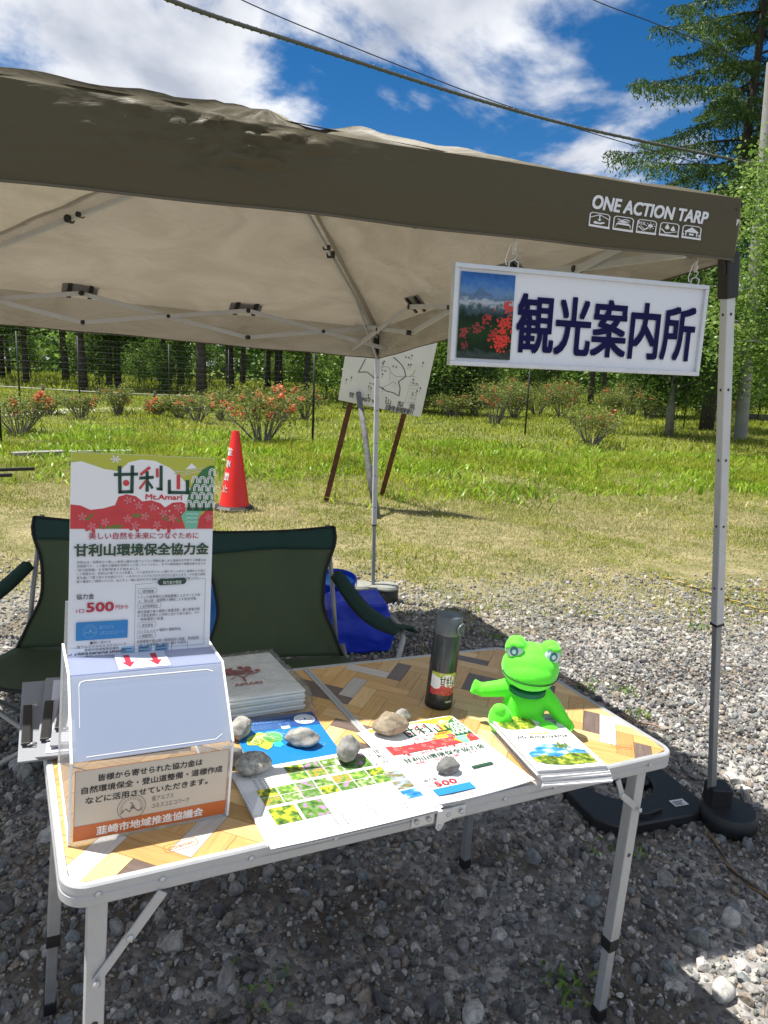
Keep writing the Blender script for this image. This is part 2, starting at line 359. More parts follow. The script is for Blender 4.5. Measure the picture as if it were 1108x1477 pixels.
def wob(x, y): return .5*np.sin(x*1.1+.7)+.4*np.sin(x*2.7+y*1.9)+.35*np.sin(y*3.1-x*1.3+2)+.2*np.sin(x*6.1+y*5.3)
def scatter(n, y0, y1, k, pw=1):
    y = np.sqrt(rng.uniform(y0**2, y1**2, n)); x = rng.uniform(-1, 1, n)*(k*y+.25); return x, y
GRM = stone_mat('gravel_stone', (.16, .16, .158), (.34, .33, .315), 1.6, True, .3)
x, y = scatter(210000, .95, 7.2, .78)
keep = rng.uniform(0, 1, len(x)) < np.clip((5.3-y+wob(x, y)*.55+np.clip(x-1.2, 0, 2)*.25)/1.9, 0, 1)**1.2
x, y = x[keep], y[keep]
r = np.minimum(np.clip(np.exp(rng.normal(math.log(.0050), .58, len(x))), .0026, .032), np.where(y > 3.2, .014, np.where(y > 2.7, .02, .04)))*np.where(y > 4, 1.15, 1)
sc = np.stack([r*rng.uniform(.8, 1.3, len(r)), r*rng.uniform(.7, 1.1, len(r)), r*rng.uniform(.55, .9, len(r))], 1)
gz = 0.012*np.sin(x*1.7+y*.6)*np.cos(y*1.3-x*.4)-.008
gravel('gravel', np.stack([x, y, gz+r*rng.uniform(0, .55, len(r))], 1), sc, GRM)

# ---- grass
def blades(x, y, h, w, lean, z0=-.01, bendy=.5):
    n = len(x); a = rng.uniform(0, 6.283, n); la = rng.uniform(0, 6.283, n); ln = rng.uniform(0, 1, n)*lean*h
    c, s = np.cos(a)*w/2, np.sin(a)*w/2; dx, dy = np.cos(la)*ln, np.sin(la)*ln
    z = np.full(n, z0); V = np.empty((n, 5, 3))
    V[:, 0] = np.stack([x-c, y-s, z], 1); V[:, 1] = np.stack([x+c, y+s, z], 1)
    V[:, 2] = np.stack([x+c*.8+dx*.35, y+s*.8+dy*.35, z+h*.55], 1); V[:, 3] = np.stack([x-c*.8+dx*.35, y-s*.8+dy*.35, z+h*.55], 1)
    V[:, 4] = np.stack([x+dx, y+dy, z+h*(1-.25*ln/np.maximum(h, 1e-4))], 1)
    b = np.arange(n)[:, None]*5
    F = np.concatenate([b+[0, 1, 2], b+[0, 2, 3], b+[3, 2, 4]])
    rn = rng.uniform(0, 1, n); return V.reshape(-1, 3), F, np.concatenate([rn, rn, rn])
GRASS = foliage('lush_grass', [(.07, .11, .012), (.20, .26, .022), (.36, .40, .04), (.52, .48, .13)], .5, .5, .8)
DRYG = foliage('dry_grass', [(.14, .17, .04), (.24, .25, .08), (.44, .38, .19), (.55, .48, .28)], .35, .8, 1.4)
def grass_obj(name, parts, m, label):
    off = 0; Vs, Fs, Rs = [], [], []
    for V_, F_, R1 in parts: Vs.append(V_); Fs.append(F_+off); Rs.append(R1); off += len(V_)
    return tag(link(name, np_mesh(name, np.concatenate(Vs), np.concatenate(Fs), m, np.concatenate(Rs))), label, 'grass', kind='stuff')
def mk(n, y0, y1, dens, h, w, lean, k=.72):
    x, y = scatter(n, y0, y1, k); q = rng.uniform(0, 1, n) < dens(x, y); x, y = x[q], y[q]
    hh = h(x, y)*rng.uniform(.45, 1.15, len(x)); return blades(x, y, hh, w*rng.uniform(.6, 1.3, len(x)), lean)
cl = lambda v: np.clip(v, 0, 1)
patch = lambda x, y: cl(.55+.45*np.sin(x*1.9+y*.8)+.4*np.sin(y*2.3-x*.9+1)+.3*np.sin(x*5+y*4))
grass_obj('grass', [
    mk(150000, 6.6, 14, lambda x, y: cl((y-7.7+wob(x, y)*1.3-np.clip(x-1.5, 0, 3)*.4)/2.6)**1.3*(.35+.65*patch(x, y)), lambda x, y: .06+.13*cl((y-7.5)/3)*patch(x, y), .013, 1.3),
    mk(90000, 14, 34, lambda x, y: .55+.45*patch(x*.5, y*.5), lambda x, y: .20*(.35+.65*patch(x*.6, y*.6)), .03, 1.3, .74),
    mk(110000, 4.2, 9.8, lambda x, y: cl(patch(x*1.7, y*1.6)*.8-.42+.09*(y-5))*2, lambda x, y: .03+.03*patch(x*3, y*3), .0065, 1.6),
    mk(42000, 34, 75, lambda x, y: .8, lambda x, y: .4, .07, .8, .8)], GRASS, 'lush green meadow grass growing below the azalea bushes')
grass_obj('dry_grass', [
    mk(185000, 3.5, 11.0, lambda x, y: cl((y-3.9+wob(x, y)*.6)/1.6)*cl((11-y)/2)*.95, lambda x, y: .032+.02*cl(y-6), .006, 2.4),
    mk(22000, 7.5, 24, lambda x, y: .3+.7*(1-patch(x+4, y*1.2)), lambda x, y: .14, .014, 1.6)], DRYG, 'short dry straw coloured grass between the gravel and the meadow')
# broad dwarf bamboo like leaves in the meadow edge
x, y = scatter(30000, 7.4, 15, .7); q = rng.uniform(0, 1, len(x)) < patch(x*1.3+3, y*.9)*cl((y-7.9+wob(x, y)*1.2)/2.2); x, y = x[q], y[q]
grass_obj('broad_leaf_plants', [blades(x, y, rng.uniform(.05, .27, len(x))*(.4+.6*cl((y-7.8)/2.5)*patch(x*.9+1, y*1.4)), rng.uniform(.016, .036, len(x)), 1.8, z0=.02)], foliage('broad_leaf', [(.09, .17, .015), (.24, .38, .028), (.40, .52, .05)], .5, .38, .9), 'bright green broad leaved undergrowth along the meadow edge')
#@@PART2
# ================================================================== CANOPY TENT
def cloth_mat():
    m = bpy.data.materials.new('tent_cloth'); m.use_nodes = True; nt = m.node_tree; N = nt.nodes; L = nt.links; N.clear()
    out = N.new('ShaderNodeOutputMaterial'); g = N.new('ShaderNodeNewGeometry'); tc = N.new('ShaderNodeTexCoord')
    n = N.new('ShaderNodeTexNoise'); n.inputs['Scale'].default_value = 2.2; n.inputs['Detail'].default_value = 8; n.inputs['Distortion'].default_value = 1.2
    mp = N.new('ShaderNodeMapping'); mp.inputs['Scale'].default_value = (1, 1.0, 3.5); L.new(tc.outputs['Object'], mp.inputs[0]); L.new(mp.outputs[0], n.inputs['Vector'])
    n2 = N.new('ShaderNodeTexNoise'); n2.inputs['Scale'].default_value = 9; n2.inputs['Detail'].default_value = 6; n2.inputs['Distortion'].default_value = 2; L.new(mp.outputs[0], n2.inputs['Vector'])
    add = N.new('ShaderNodeMath'); add.operation = 'MULTIPLY_ADD'; add.inputs[1].default_value = .35; L.new(n2.outputs[0], add.inputs[0]); L.new(n.outputs[0], add.inputs[2])
    bp = N.new('ShaderNodeBump'); bp.inputs['Strength'].default_value = .85; bp.inputs['Distance'].default_value = .035; L.new(add.outputs[0], bp.inputs['Height'])
    bpo = N.new('ShaderNodeBump'); bpo.inputs['Strength'].default_value = .35; bpo.inputs['Distance'].default_value = .02; L.new(add.outputs[0], bpo.inputs['Height'])
    def pr(col, rough, spec):
        b = N.new('ShaderNodeBsdfPrincipled'); b.inputs['Base Color'].default_value = (*col, 1); b.inputs['Roughness'].default_value = rough; b.inputs['Specular IOR Level'].default_value = spec; L.new(bp.outputs[0], b.inputs['Normal']); return b
    o_ = pr((.078, .066, .036), .52, .25); L.new(bpo.outputs[0], o_.inputs['Normal']); i_ = pr((.56, .51, .43), .55, .35); cr_ = N.new('ShaderNodeValToRGB'); cr_.color_ramp.elements[0].position = .35; cr_.color_ramp.elements[1].position = .62; cr_.color_ramp.elements[0].color = (.44, .395, .32, 1); cr_.color_ramp.elements[1].color = (.60, .55, .47, 1); L.new(n.outputs[0], cr_.inputs[0]); L.new(cr_.outputs[0], i_.inputs['Base Color'])  # underside: shading of the creases put into the colour, from the bump noise
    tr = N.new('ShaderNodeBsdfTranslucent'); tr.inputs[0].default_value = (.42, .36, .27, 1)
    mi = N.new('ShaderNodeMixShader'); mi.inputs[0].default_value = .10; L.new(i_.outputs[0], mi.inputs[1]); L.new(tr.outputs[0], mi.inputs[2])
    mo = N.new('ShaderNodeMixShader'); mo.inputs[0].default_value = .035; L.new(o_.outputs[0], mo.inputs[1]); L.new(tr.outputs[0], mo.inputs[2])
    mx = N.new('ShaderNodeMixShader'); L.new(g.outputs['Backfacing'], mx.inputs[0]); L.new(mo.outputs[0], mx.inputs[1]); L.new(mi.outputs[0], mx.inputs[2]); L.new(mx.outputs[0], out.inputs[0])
    return m
CLOTH = cloth_mat()
cFR, cFL = Vector((.86, 1.90, 0)), Vector((-1.52, 1.125, 0)); cBR, cBL = Vector((-.08, 4.37, 0)), Vector((-2.46, 3.595, 0))
EAVE = {'FR': 1.895, 'FL': 1.955, 'BR': 1.70, 'BL': 1.80}; HEM = {'FR': 1.75, 'FL': 1.75, 'BR': 1.52, 'BL': 1.62}
def cor(k, d): c = {'FR': cFR, 'FL': cFL, 'BR': cBR, 'BL': cBL}[k]; return Vector((c.x, c.y, d[k]))
PEAK = Vector((-.50, 2.90, 2.37))
tent = empty('canopy_tent', (0, 0, 0), 'brown square pop up canopy tent with beige underside sheltering the table', 'canopy tent')
ti = tent
from mathutils import noise as mn
def eave_pt(a, b, s):
    A, B = cor(a, EAVE), cor(b, EAVE); p = A.lerp(B, s); p.z += -.012*math.sin(math.pi*s)+.002*math.sin(s*23+len(a)); return p
def roof_side(a, b):
    ns, nt_ = 80, 44; vs = []; fs = []
    for j in range(nt_+1):
        t = j/nt_
        for i in range(ns+1):
            s = i/ns; e = eave_pt(a, b, s); p = e.lerp(PEAK, t); p.z -= .07*math.sin(math.pi*t)*(4*s*(1-s))**.5
            w = 4*s*(1-s)
            q = mn.noise(Vector((p.x*3.1, p.y*3.1, 1)))*.018+mn.noise(Vector((p.x*9, p.y*4, 4)))*.010
            d = (Vector((p.x, p.y))-Vector((PEAK.x, PEAK.y))).length
            cr = max(0, 1-d/.72)
            q += cr*(mn.noise(Vector((p.x*4.5, p.y*4.5, 7)))*.05+abs(mn.noise(Vector((p.x*13, p.y*10, 7))))*.035+abs(mn.noise(Vector((p.x*31, p.y*24, 3))))*.014)
            p.z += q*min(1, t*6); vs.append(p)
    for j in range(nt_):
        for i in range(ns):
            k = j*(ns+1)+i; fs.append((k, k+ns+1, k+ns+2, k+1))
    return vs, fs
mb = MB()
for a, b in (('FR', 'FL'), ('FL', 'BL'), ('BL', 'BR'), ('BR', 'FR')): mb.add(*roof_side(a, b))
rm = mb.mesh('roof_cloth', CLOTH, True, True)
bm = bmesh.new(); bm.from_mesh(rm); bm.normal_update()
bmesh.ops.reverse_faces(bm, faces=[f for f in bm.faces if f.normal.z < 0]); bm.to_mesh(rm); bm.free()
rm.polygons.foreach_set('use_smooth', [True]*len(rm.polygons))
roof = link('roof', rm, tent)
def val_fn(a, b, seed=0.0):
    A0, B0 = cor(a, EAVE), cor(b, EAVE); d = (B0-A0); d.z = 0; L = d.length; d.normalize()
    n = Vector((d.y, -d.x, 0)); mid = Vector((PEAK.x, PEAK.y, 0))-A0
    if n.dot(mid) > 0: n = -n
    hA, hB = cor(a, HEM), cor(b, HEM)
    def fn(s, t, off=0):   # s metres along from a, t metres below the eave
        k = s/L; top = eave_pt(a, b, k); bot = hA.lerp(hB, k); bot.z += .002*math.sin(s*5+seed)+.0015*math.sin(s*13)
        H = top.z-bot.z; q = t/.16; p = top.lerp(Vector((bot.x, bot.y, bot.z)), q); p.x, p.y = top.x, top.y
        m_ = abs(k-.62)
        cr = math.exp(-((s-1.28)/.20)**2) if a == 'FR' else 0
        w = .007*math.sin(math.pi*min(1, q))+.004*mn.noise(Vector((s*1.6, q*1.1, seed)))*q+.003*mn.noise(Vector((s*7, q*3, seed+5)))*q
        if a == 'FR' : w += cr*(.055*abs(mn.noise(Vector((s*19, q*7, 2))))*max(0, 1-q)*1.2)*min(1, q*8)
        if s < .5: w *= .35+.65*s/.5
        return p+n*(w+off)
    return fn, L
VF = {}
for a, b in (('FR', 'FL'), ('FL', 'BL'), ('BL', 'BR'), ('BR', 'FR')):
    fn, L = val_fn(a, b, ord(a[0])+ord(b[0])*.37); VF[a+b] = (fn, L); ns, nt_ = 170, 22; vs = []; fs = []
    for j in range(nt_+1):
        for i in range(ns+1): vs.append(fn(L*i/ns, .16*j/nt_))
    for j in range(nt_):
        for i in range(ns): k = j*(ns+1)+i; fs.append((k, k+1, k+ns+2, k+ns+1))
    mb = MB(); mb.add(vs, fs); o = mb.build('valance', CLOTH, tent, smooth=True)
    me = o.data; n0 = me.polygons[1500].normal; c0 = me.polygons[1500].center
    if n0.dot(Vector((PEAK.x, PEAK.y, c0.z))-c0) > 0: me.flip_normals()
    # hem piping
    hb = MB(); hb.tube([fn(L*i/60, .162, .001) for i in range(61)], .0028, 5); hb.build('hem', mat('hem_tape', (.10, .085, .055), .6), tent)
# lettering printed on the front valance
ff, FLen = VF['FRFL']
WPR = mat('tent_print', (.72, .73, .74), .5)
def front_st(px, py):      # where a view ray meets the front valance plane -> (s, t)
    d = ray(px, py); A = cor('FR', EAVE); D = (cor('FL', EAVE)-A); D.z = 0; D.normalize(); n = Vector((D.y, -D.x, 0))
    k = (A-CAM).dot(n)/d.dot(n); P = CAM+d*k; s = (P-A).dot(D); kk = s/FLen; top = eave_pt('FR', 'FL', kk).z; bot = 1.75
    return s, (top-P.z)/(top-bot)*.16
s0, t0 = front_st(852, 300); s1, t1 = front_st(1018, 325)
def pmap(x, y, z=0):   # x: 0..1 across the print, y: metres up from the letters' foot
    s = s0+(s1-s0)*x; t = t0+(t1-t0)*x - y; return ff(s, t, .0022+z)
mb = MB(); LW = abs(s1-s0)
text_mb(mb, 'ONE ACTION TARP', 0, 0, .033, 0, 0, bold=.035, shear=.22, width=.9999, res=3, fn=lambda x, y, z: pmap(x, y, z))
mb.build('lettering', WPR, tent)
DARKP = mat('tent_print_gap', (.13, .115, .078), .6)
for k in range(5):
    x0 = .0+k*.2; w = .175; h = .034; yb = -.043
    ic = MB()
    def P(px, py, zz=0): return pmap(x0-.02+px*w, yb+py*h, zz)
    def strip(pts, wd=.05, closed=False):
        q = pts+[pts[0]] if closed else pts
        for (ax, ay), (bx, by) in zip(q[:-1], q[1:]):
            dx, dy = bx-ax, by-ay; l = math.hypot(dx, dy) or 1; nx_, ny_ = -dy/l*wd/2, dx/l*wd/2
            ic.add([P(ax+nx_, ay+ny_), P(bx+nx_, by+ny_), P(bx-nx_, by-ny_), P(ax-nx_, ay-ny_)], [(0, 1, 2, 3)])
    def blob(pts):
        q = [Vector((a, b, 0)) for a, b in pts]
        for tri in tessellate_polygon([q]): ic.add([P(pts[i][0], pts[i][1]) for i in tri], [(0, 1, 2)])
    def circ(cx, cy, r, n=10, rx=1): return [(cx+r*rx*math.cos(2*math.pi*i/n), cy+r*math.sin(2*math.pi*i/n)) for i in range(n)]
    strip([(.04, .18), (.04, .85), (.14, .97), (.86, .97), (.97, .85), (.97, .12), (.04, .02), (.04, .18)], .055)
    blob([(.04, 0), (1.02, -.02), (1.02, .13), (.04, .15)])
    if k == 0:
        strip([(.06, .62), (.5, .88), (.95, .62)], .05); strip([(.5, .85), (.5, .5)], .06); blob([(.5, .42), (.4, .56), (.6, .56)]); blob([(.2, .3), (.3, .42), (.5, .34), (.7, .42), (.78, .36), (.6, .24), (.3, .22)])
    if k == 1:
        blob([(.14, .18), (.16, .45), (.25, .55), (.75, .55), (.86, .42), (.88, .18), (.8, .4), (.2, .42)]); strip([(.2, .8), (.4, .72), (.6, .82), (.8, .74)], .06); blob([(.2, .62), (.5, .56), (.8, .64), (.6, .7), (.4, .7)])
    if k == 2:
        blob(circ(.68, .6, .13)); [strip([(.68+.17*math.cos(a), .6+.17*math.sin(a)), (.68+.25*math.cos(a), .6+.25*math.sin(a))], .04) for a in [i*math.pi/4 for i in range(8)]]
        text_mb(ic, '95%', .06, .62, .22, bold=.02, fn=lambda x, y, z: P(x, y), width=.36); strip([(.1, .5), (.35, .22), (.6, .45)], .06); strip([(.2, .55), (.42, .3), (.5, .4)], .04)
    if k == 3:
        for cx, cy in ((.38, .62), (.68, .52)): blob(circ(cx, cy, .12)+[]); blob([(cx-.1, cy+.06), (cx+.1, cy+.06), (cx, cy+.3)])
        strip([(.1, .5), (.35, .22), (.6, .3)], .07); strip([(.6, .3), (.9, .4)], .04)
    if k == 4:
        blob([(.15, .55), (.5, .88), (.85, .55), (.85, .48), (.15, .48)]); strip([(.22, .5), (.22, .2)], .06); strip([(.78, .5), (.78, .2)], .06); blob([(.38, .26), (.62, .26), (.62, .4), (.38, .4)]); strip([(.1, .38), (.1, .2)], .05); strip([(.9, .38), (.9, .2)], .05)
    ic.build('pictogram', WPR, tent)
# legs
def leg(foot, top, rot=.5, split=.40, label=None):
    foot = Vector(foot); top = Vector(top); d = (top-foot).normalized(); up = Vector((math.cos(rot), math.sin(rot), 0))
    L = (top-foot).length; A = foot; B = foot+d*(L*split)
    o = MB().beam(B-d*.02, top-d*.03, .027, .027, up).build('leg', GREYB, tent, bevel=.003)
    MB().beam(A, B, .021, .021, up).build('lower_tube', GREYM, o, bevel=.003)
    MB().beam(B-d*.024, B-d*.016, .029, .029, up).build('collar', BLACK, o)
    hb = MB()
    for k in range(6):
        p = foot+d*(L*(split+.03)+k*.185)
        for sx in (-1, 1): hb.lathe([(.004, 0), (.004, .001)], 8, (0, 0, 0))
        break
    for k in range(6):
        p = foot+d*(L*(split+.06)+k*.20); x = d.cross(up).normalized(); z = x.cross(d)
        for nn in (x, -x, z, -z):
            c = p+nn*.0138; ex = d.cross(nn).normalized()
            hb.add([c+(ex*math.cos(a)+d*math.sin(a))*.0042 for a in [i*math.pi/4 for i in range(8)]], [tuple(range(8))])
    hb.build('pin_hole', BLACK, o, kind='stuff')
    bk = MB().beam(top-d*.06, top+d*.055, .038, .038, up).build('bracket', BLACK, tent, bevel=.004)
    MB().beam(top-d*.0, top+d*.04, .026, .05, up).build('bracket_socket', BLACK, tent, bevel=.003)
    sl = MB().beam(top-d*.17, top-d*.10, .044, .044, up) if False else None
    return o
leg((1.15, 2.18, 0.03), (.868, 1.935, 1.72), .32, .42)
leg((-.05, 4.37, .05), (-.08, 4.37, 1.60), .32, .30)
leg((-1.62, 1.08, 0), (-1.50, 1.16, 1.73), .32, .4)
leg((-2.55, 3.6, 0), (-2.45, 3.6, 1.66), .32, .4)
# frame bars under the roof
def clip(p, parent, r=.013, n=Vector((0, -1, 0))):
    x = n.cross(Vector((0, 0, 1))).normalized(); m = MB()
    m.tube([p-n*.016, p+n*.016], r, 10); return m.build('joint', BLACK, parent)
def truss(a, b, za, zb, ztA, ztB, n=3):
    A, B = cor(a, EAVE), cor(b, EAVE); A.z = B.z = 0; inw = (Vector((PEAK.x, PEAK.y, 0))-(A+B)/2).normalized(); off = inw*.15
    d = (B-A).normalized()
    for i in range(n):
        k0, k1 = i/n, (i+1)/n
        P = lambda k, top: A.lerp(B, k)+off+Vector((0, 0, (ztA+(ztB-ztA)*k) if top else (za+(zb-za)*k)))
        up0, up1 = P(k0, True), P(k1, True); lo0, lo1 = P(k0, False), P(k1, False)
        if i % 2 == 0: f1 = (lo0, up1); f2 = (up0, lo1)
        else: f1 = (up0, lo1); f2 = (lo0, up1)
        MB().beam(f1[0]+inw*.008, f1[1]+inw*.008, .010, .022).build('truss_bar', GREYB, tent, bevel=.002)
        MB().beam(f2[0]-inw*.008, f2[1]-inw*.008, .010, .022).build('truss_bar', GREYB, tent, bevel=.002)
        clip((f1[0]+f1[1]+f2[0]+f2[1])/4, tent, .010, inw)
        if i:
            clip(up0, tent, .013, inw); clip(lo0, tent, .012, inw)
            # cloth keeper patch above the upper joint
            c = up0+Vector((0, 0, .022))-inw*.02; rot = Matrix((d, inw, Vector((0, 0, 1)))).transposed() @ Matrix.Rotation(-.75, 3, 'X')
            pt = MB().box(c, (.17, .004, .07), rot).build('keeper_patch', mat('keeper_cloth', (.20, .19, .18), .5), tent)
            MB().box(c+d*.05-Vector((0, 0, .012)), (.02, .008, .085), rot).build('strap', BLACK, pt); MB().box(c-d*.05-Vector((0, 0, .012)), (.02, .008, .085), rot).build('strap', BLACK, pt)
truss('BR', 'BL', 1.565, 1.655, 1.705, 1.80)
truss('BR', 'FR', 1.565, 1.755, 1.705, 1.835)
truss('FR', 'FL', 1.78, 1.80, 1.865, 1.89)
truss('FL', 'BL', 1.81, 1.67, 1.91, 1.83)
for k in ('FR', 'FL', 'BR', 'BL'):
    c = cor(k, EAVE); c.z -= .06; top = PEAK+Vector((0, 0, -.10)); d = (top-c)
    MB().beam(c, c+d*.55, .014, .024).build('ridge_bar', GREYB, tent, bevel=.002); MB().beam(c+d*.52, top, .014, .020).build('ridge_bar', GREYB, tent, bevel=.002)
    j = c+d*.54; n = d.cross(Vector((0, 0, 1))).normalized(); clip(j-n*.0, tent, .017, n); clip(j+d.normalized()*.06, tent, .012, n)
    sl = Vector((c.x, c.y, c.z-.12)); k == 'FR' or MB().beam(sl, c+d*.30, .010, .016).build('brace', GREYB, tent, bevel=.002)
for k in ('FR', 'FL', 'BR', 'BL'):   # taped seams under the roof hips
    mb = MB(); A = cor(k, EAVE); A.z -= .012; vs = []; dd = (PEAK-A); side = Vector((-dd.y, dd.x, 0)).normalized()*.014
    for i in range(25): p = A.lerp(PEAK, i/24); p.z -= .012+.0*i; vs += [p-side, p+side]
    mb.add(vs, [(2*i, 2*i+1, 2*i+3, 2*i+2) for i in range(24)]); mb.build('seam_tape', mat('seam_tape', (.36, .32, .26), .6), tent)
MB().lathe([(.04, -.05), (.05, -.02), (.05, .02), (.03, .05)], 16, PEAK+Vector((0, 0, -.12))).build('peak_hub', BLACK, tent, smooth=True)
# ---- hanging sign
P1 = at(656, 378, 1.705); P2 = at(1022, 412, 1.93); X = (P2-P1); X.z = 0; WS = X.length; X.normalize()
Ps = Vector((P1.x, P1.y, P1.z-.231))
sgn = empty('hanging_sign', frame(Ps, (P2-P1).normalized(), Vector((0, 0, 1))), 'wide white information sign with big navy Japanese characters hanging from the tent edge', 'sign')
SH, SW = .231, (P2-P1).length
mb = MB().box((SW/2, SH/2, -.008), (SW-.01, SH-.01, .010)); mb.build('panel', mat('sign_white', (.74, .76, .80), .25, coat=.3), sgn)
fr = MB(); FW = .011
for c, s in (((SW/2, FW/2, -.004), (SW, FW, .022)), ((SW/2, SH-FW/2, -.004), (SW, FW, .022))): fr.box(c, s)
for c, s in (((FW/2, SH/2, -.004), (FW, SH-2*FW, .022)), ((SW-FW/2, SH/2, -.004), (FW, SH-2*FW, .022))): fr.box(c, s)
fr.build('frame', ALU, sgn, bevel=.0015)
def photo_mat():
    m = bpy.data.materials.new('sign_photo_print'); m.use_nodes = True; nt = m.node_tree; N = nt.nodes; L = nt.links; b = N['Principled BSDF']
    tc = N.new('ShaderNodeTexCoord'); sp = N.new('ShaderNodeSeparateXYZ'); L.new(tc.outputs['Object'], sp.inputs[0])
    n = N.new('ShaderNodeTexNoise'); n.inputs['Scale'].default_value = 60; n.inputs['Detail'].default_value = 8; L.new(tc.outputs['Object'], n.inputs['Vector'])
    a = N.new('ShaderNodeMath'); a.operation = 'MULTIPLY_ADD'; a.inputs[1].default_value = .05; L.new(n.outputs[0], a.inputs[0]); L.new(sp.outputs[1], a.inputs[2])
    mr = N.new('ShaderNodeMapRange'); mr.inputs[1].default_value = .03; mr.inputs[2].default_value = .245; L.new(a.outputs[0], mr.inputs[0])
    r = N.new('ShaderNodeValToRGB'); E = r.color_ramp.elements; E[0].color = (.03, .035, .03, 1); E[1].color = (.02, .09, .30, 1); E[1].position = 1
    for p, c in ((.10, (.05, .07, .06)), (.16, (.008, .020, .008)), (.35, (.016, .045, .012)), (.5, (.008, .022, .010)), (.6, (.06, .10, .12)), (.66, (.42, .47, .52)), (.71, (.10, .17, .26)), (.76, (.13, .24, .42)), (.86, (.05, .17, .45))):
        q = E.new(p); q.color = (*c, 1)
    L.new(mr.outputs[0], r.inputs[0]); L.new(r.outputs[0], b.inputs['Base Color']); b.inputs['Roughness'].default_value = .4; b.inputs['Specular IOR Level'].default_value = .15
    return m
ph = MB().rect(.018, .018, .158, SH-.018, .0006).build('photo_print', photo_mat(), sgn)
PW, PH = .140, SH-.036
mb = MB(); mb.poly([(.020+.03, .020+PH*.73), (.020+PW*.28, .020+PH*.775), (.020+PW*.33, .020+PH*.82), (.020+PW*.38, .020+PH*.82), (.020+PW*.45, .020+PH*.775), (.020+PW*.62, .020+PH*.73)], .0009)
mb.build('mountain_print', mat('mountain_blue', (.07, .14, .26), .3), ph)
for cx, cy, rr, n, cc in ((.86, .42, .16, 46, (.62, .03, .015)), (.78, .2, .17, 60, (.70, .03, .012)), (.88, .62, .10, 22, (.60, .04, .02)), (.5, .47, .09, 12, (.38, .02, .015)), (.1, .3, .09, 16, (.30, .03, .02)), (.35, .34, .11, 14, (.28, .03, .02)), (.62, .28, .1, 14, (.40, .02, .01)), (.12, .12, .08, 8, (.2, .02, .02))):
    mb = MB()
    for _ in range(n*2):
        px = .020+PW*min(.97, max(.03, random.gauss(cx, rr*.42))); py = .020+PH*min(.97, max(.04, random.gauss(cy, rr*.36))); s = random.uniform(.0016, .0038)
        a0 = random.random()*6; k = random.choice((5, 6)); mb.poly([(px+s*(1.2 if i % 2 else .6)*math.cos(a0+i*math.pi/k), py+s*(1.2 if i % 2 else .6)*math.sin(a0+i*math.pi/k)) for i in range(2*k)], .0009+random.random()*.0006)
    mb.build('blossom_print', mat('red_print_%d' % int(cx*100+cy*1000), cc, .35), ph)
mb = MB(); text_mb(mb, '観光案内所', .172, .050, .132, 0, .0004, bold=.021, width=SW-.200, res=4); mb.build('lettering', mat('navy_print', (.006, .005, .060), .55, spec=.15), sgn)
mb = MB()
for xx in (.15, SW-.045):
    mb.tube([(xx-.012, SH, 0), (xx-.012, SH+.012, .002), (xx, SH+.018, .002), (xx+.012, SH+.012, .002), (xx+.012, SH, 0)], .0022, 6)
    mb.tube([(xx, SH+.016, .0), (xx+.008, SH+.028, 0), (xx, SH+.040, 0), (xx-.008, SH+.028, 0), (xx, SH+.016, 0)], .002, 6)
mb.build('hanging_ring', STEEL, sgn)
mb = MB()
for xx, hh in ((.15, .075), (SW-.045, .055)):
    for q in range(4):
        mb.tube([(xx+.004*math.sin(i*1.9+q*2), SH+.030+i*(hh-.03)/7, .004*math.cos(i*1.5+q)) for i in range(8)], .0013, 5)
    mb.tube([(xx, SH+.06, .004), (xx-.016, SH+.045, .006), (xx-.024, SH+.015, .004), (xx-.020, SH+.004, .004)], .0014, 5)
mb.build('cord', kind='stuff', mats=mat('white_cord', (.72, .70, .66), .8), parent=sgn)

# ---- weights on the tent feet
RUB = mat('black_weight', (.014, .015, .017), .5, noise=.25, nscale=12, bump=.15, bscale=30)
c = gnd(918, 1170); wt = empty('plate_weight', T((.885, 2.30, .0)) @ Matrix.Rotation(R_(18), 4, 'Z'), 'flat black square weight plate with a big round hole lying beside the tent foot', 'weight')
mb = MB(); nn = 40; hw = .215
def sqpt(a, r):
    c_, s_ = math.cos(a), math.sin(a); k = 1/max(abs(c_), abs(s_)); q = min(k, 1.22); return (c_*q*r, s_*q*r)
o_ = [sqpt(2*math.pi*i/nn, hw) for i in range(nn)]; i_ = [(-.0+.125*math.cos(2*math.pi*i/nn), .025+.115*math.sin(2*math.pi*i/nn)) for i in range(nn)]
h = .035; vs = [(x, y, 0) for x, y in o_]+[(x, y, h) for x, y in o_]+[(x, y, h) for x, y in i_]+[(x, y, 0) for x, y in i_]; fs = []
for i in range(nn):
    j = (i+1) % nn
    for q in range(3): fs.append((q*nn+i, q*nn+j, (q+1)*nn+j, (q+1)*nn+i))
    fs.append((3*nn+i, 3*nn+j, j, i))
smooth_angle(mb.add(vs, fs).build('plate', RUB, wt, bevel=.006, weld=True), 35)
lb = MB().rect(.095, -.165, .150, -.130, .0365).build('label', PAPER, wt)
mb = MB(); [mb.rect(.100, -.160+i*.006, .145-random.random()*.02, -.157+i*.006, .0369) for i in range(4)]; mb.build('label_lines', mat('ink', (.02, .02, .02), .6), lb)
MB().tube([(-.10, -.17, .04), (-.03, -.185, .045), (.03, -.17, .04)], .006, 8).build('handle', RUB, wt, smooth=True)
w2 = empty('round_weight', T((1.16, 2.17, 0)), 'round black weight clamped under the front right tent leg', 'weight')
smooth_angle(MB().lathe([(.082, 0), (.09, .012), (.09, .045), (.08, .06), (.05, .062), (.02, .063)], 36).build('disc', RUB, w2, T((.03, -.03, 0))), 35)
MB().box((0, 0, .09), (.07, .07, .075)).build('socket', RUB, w2, bevel=.006)
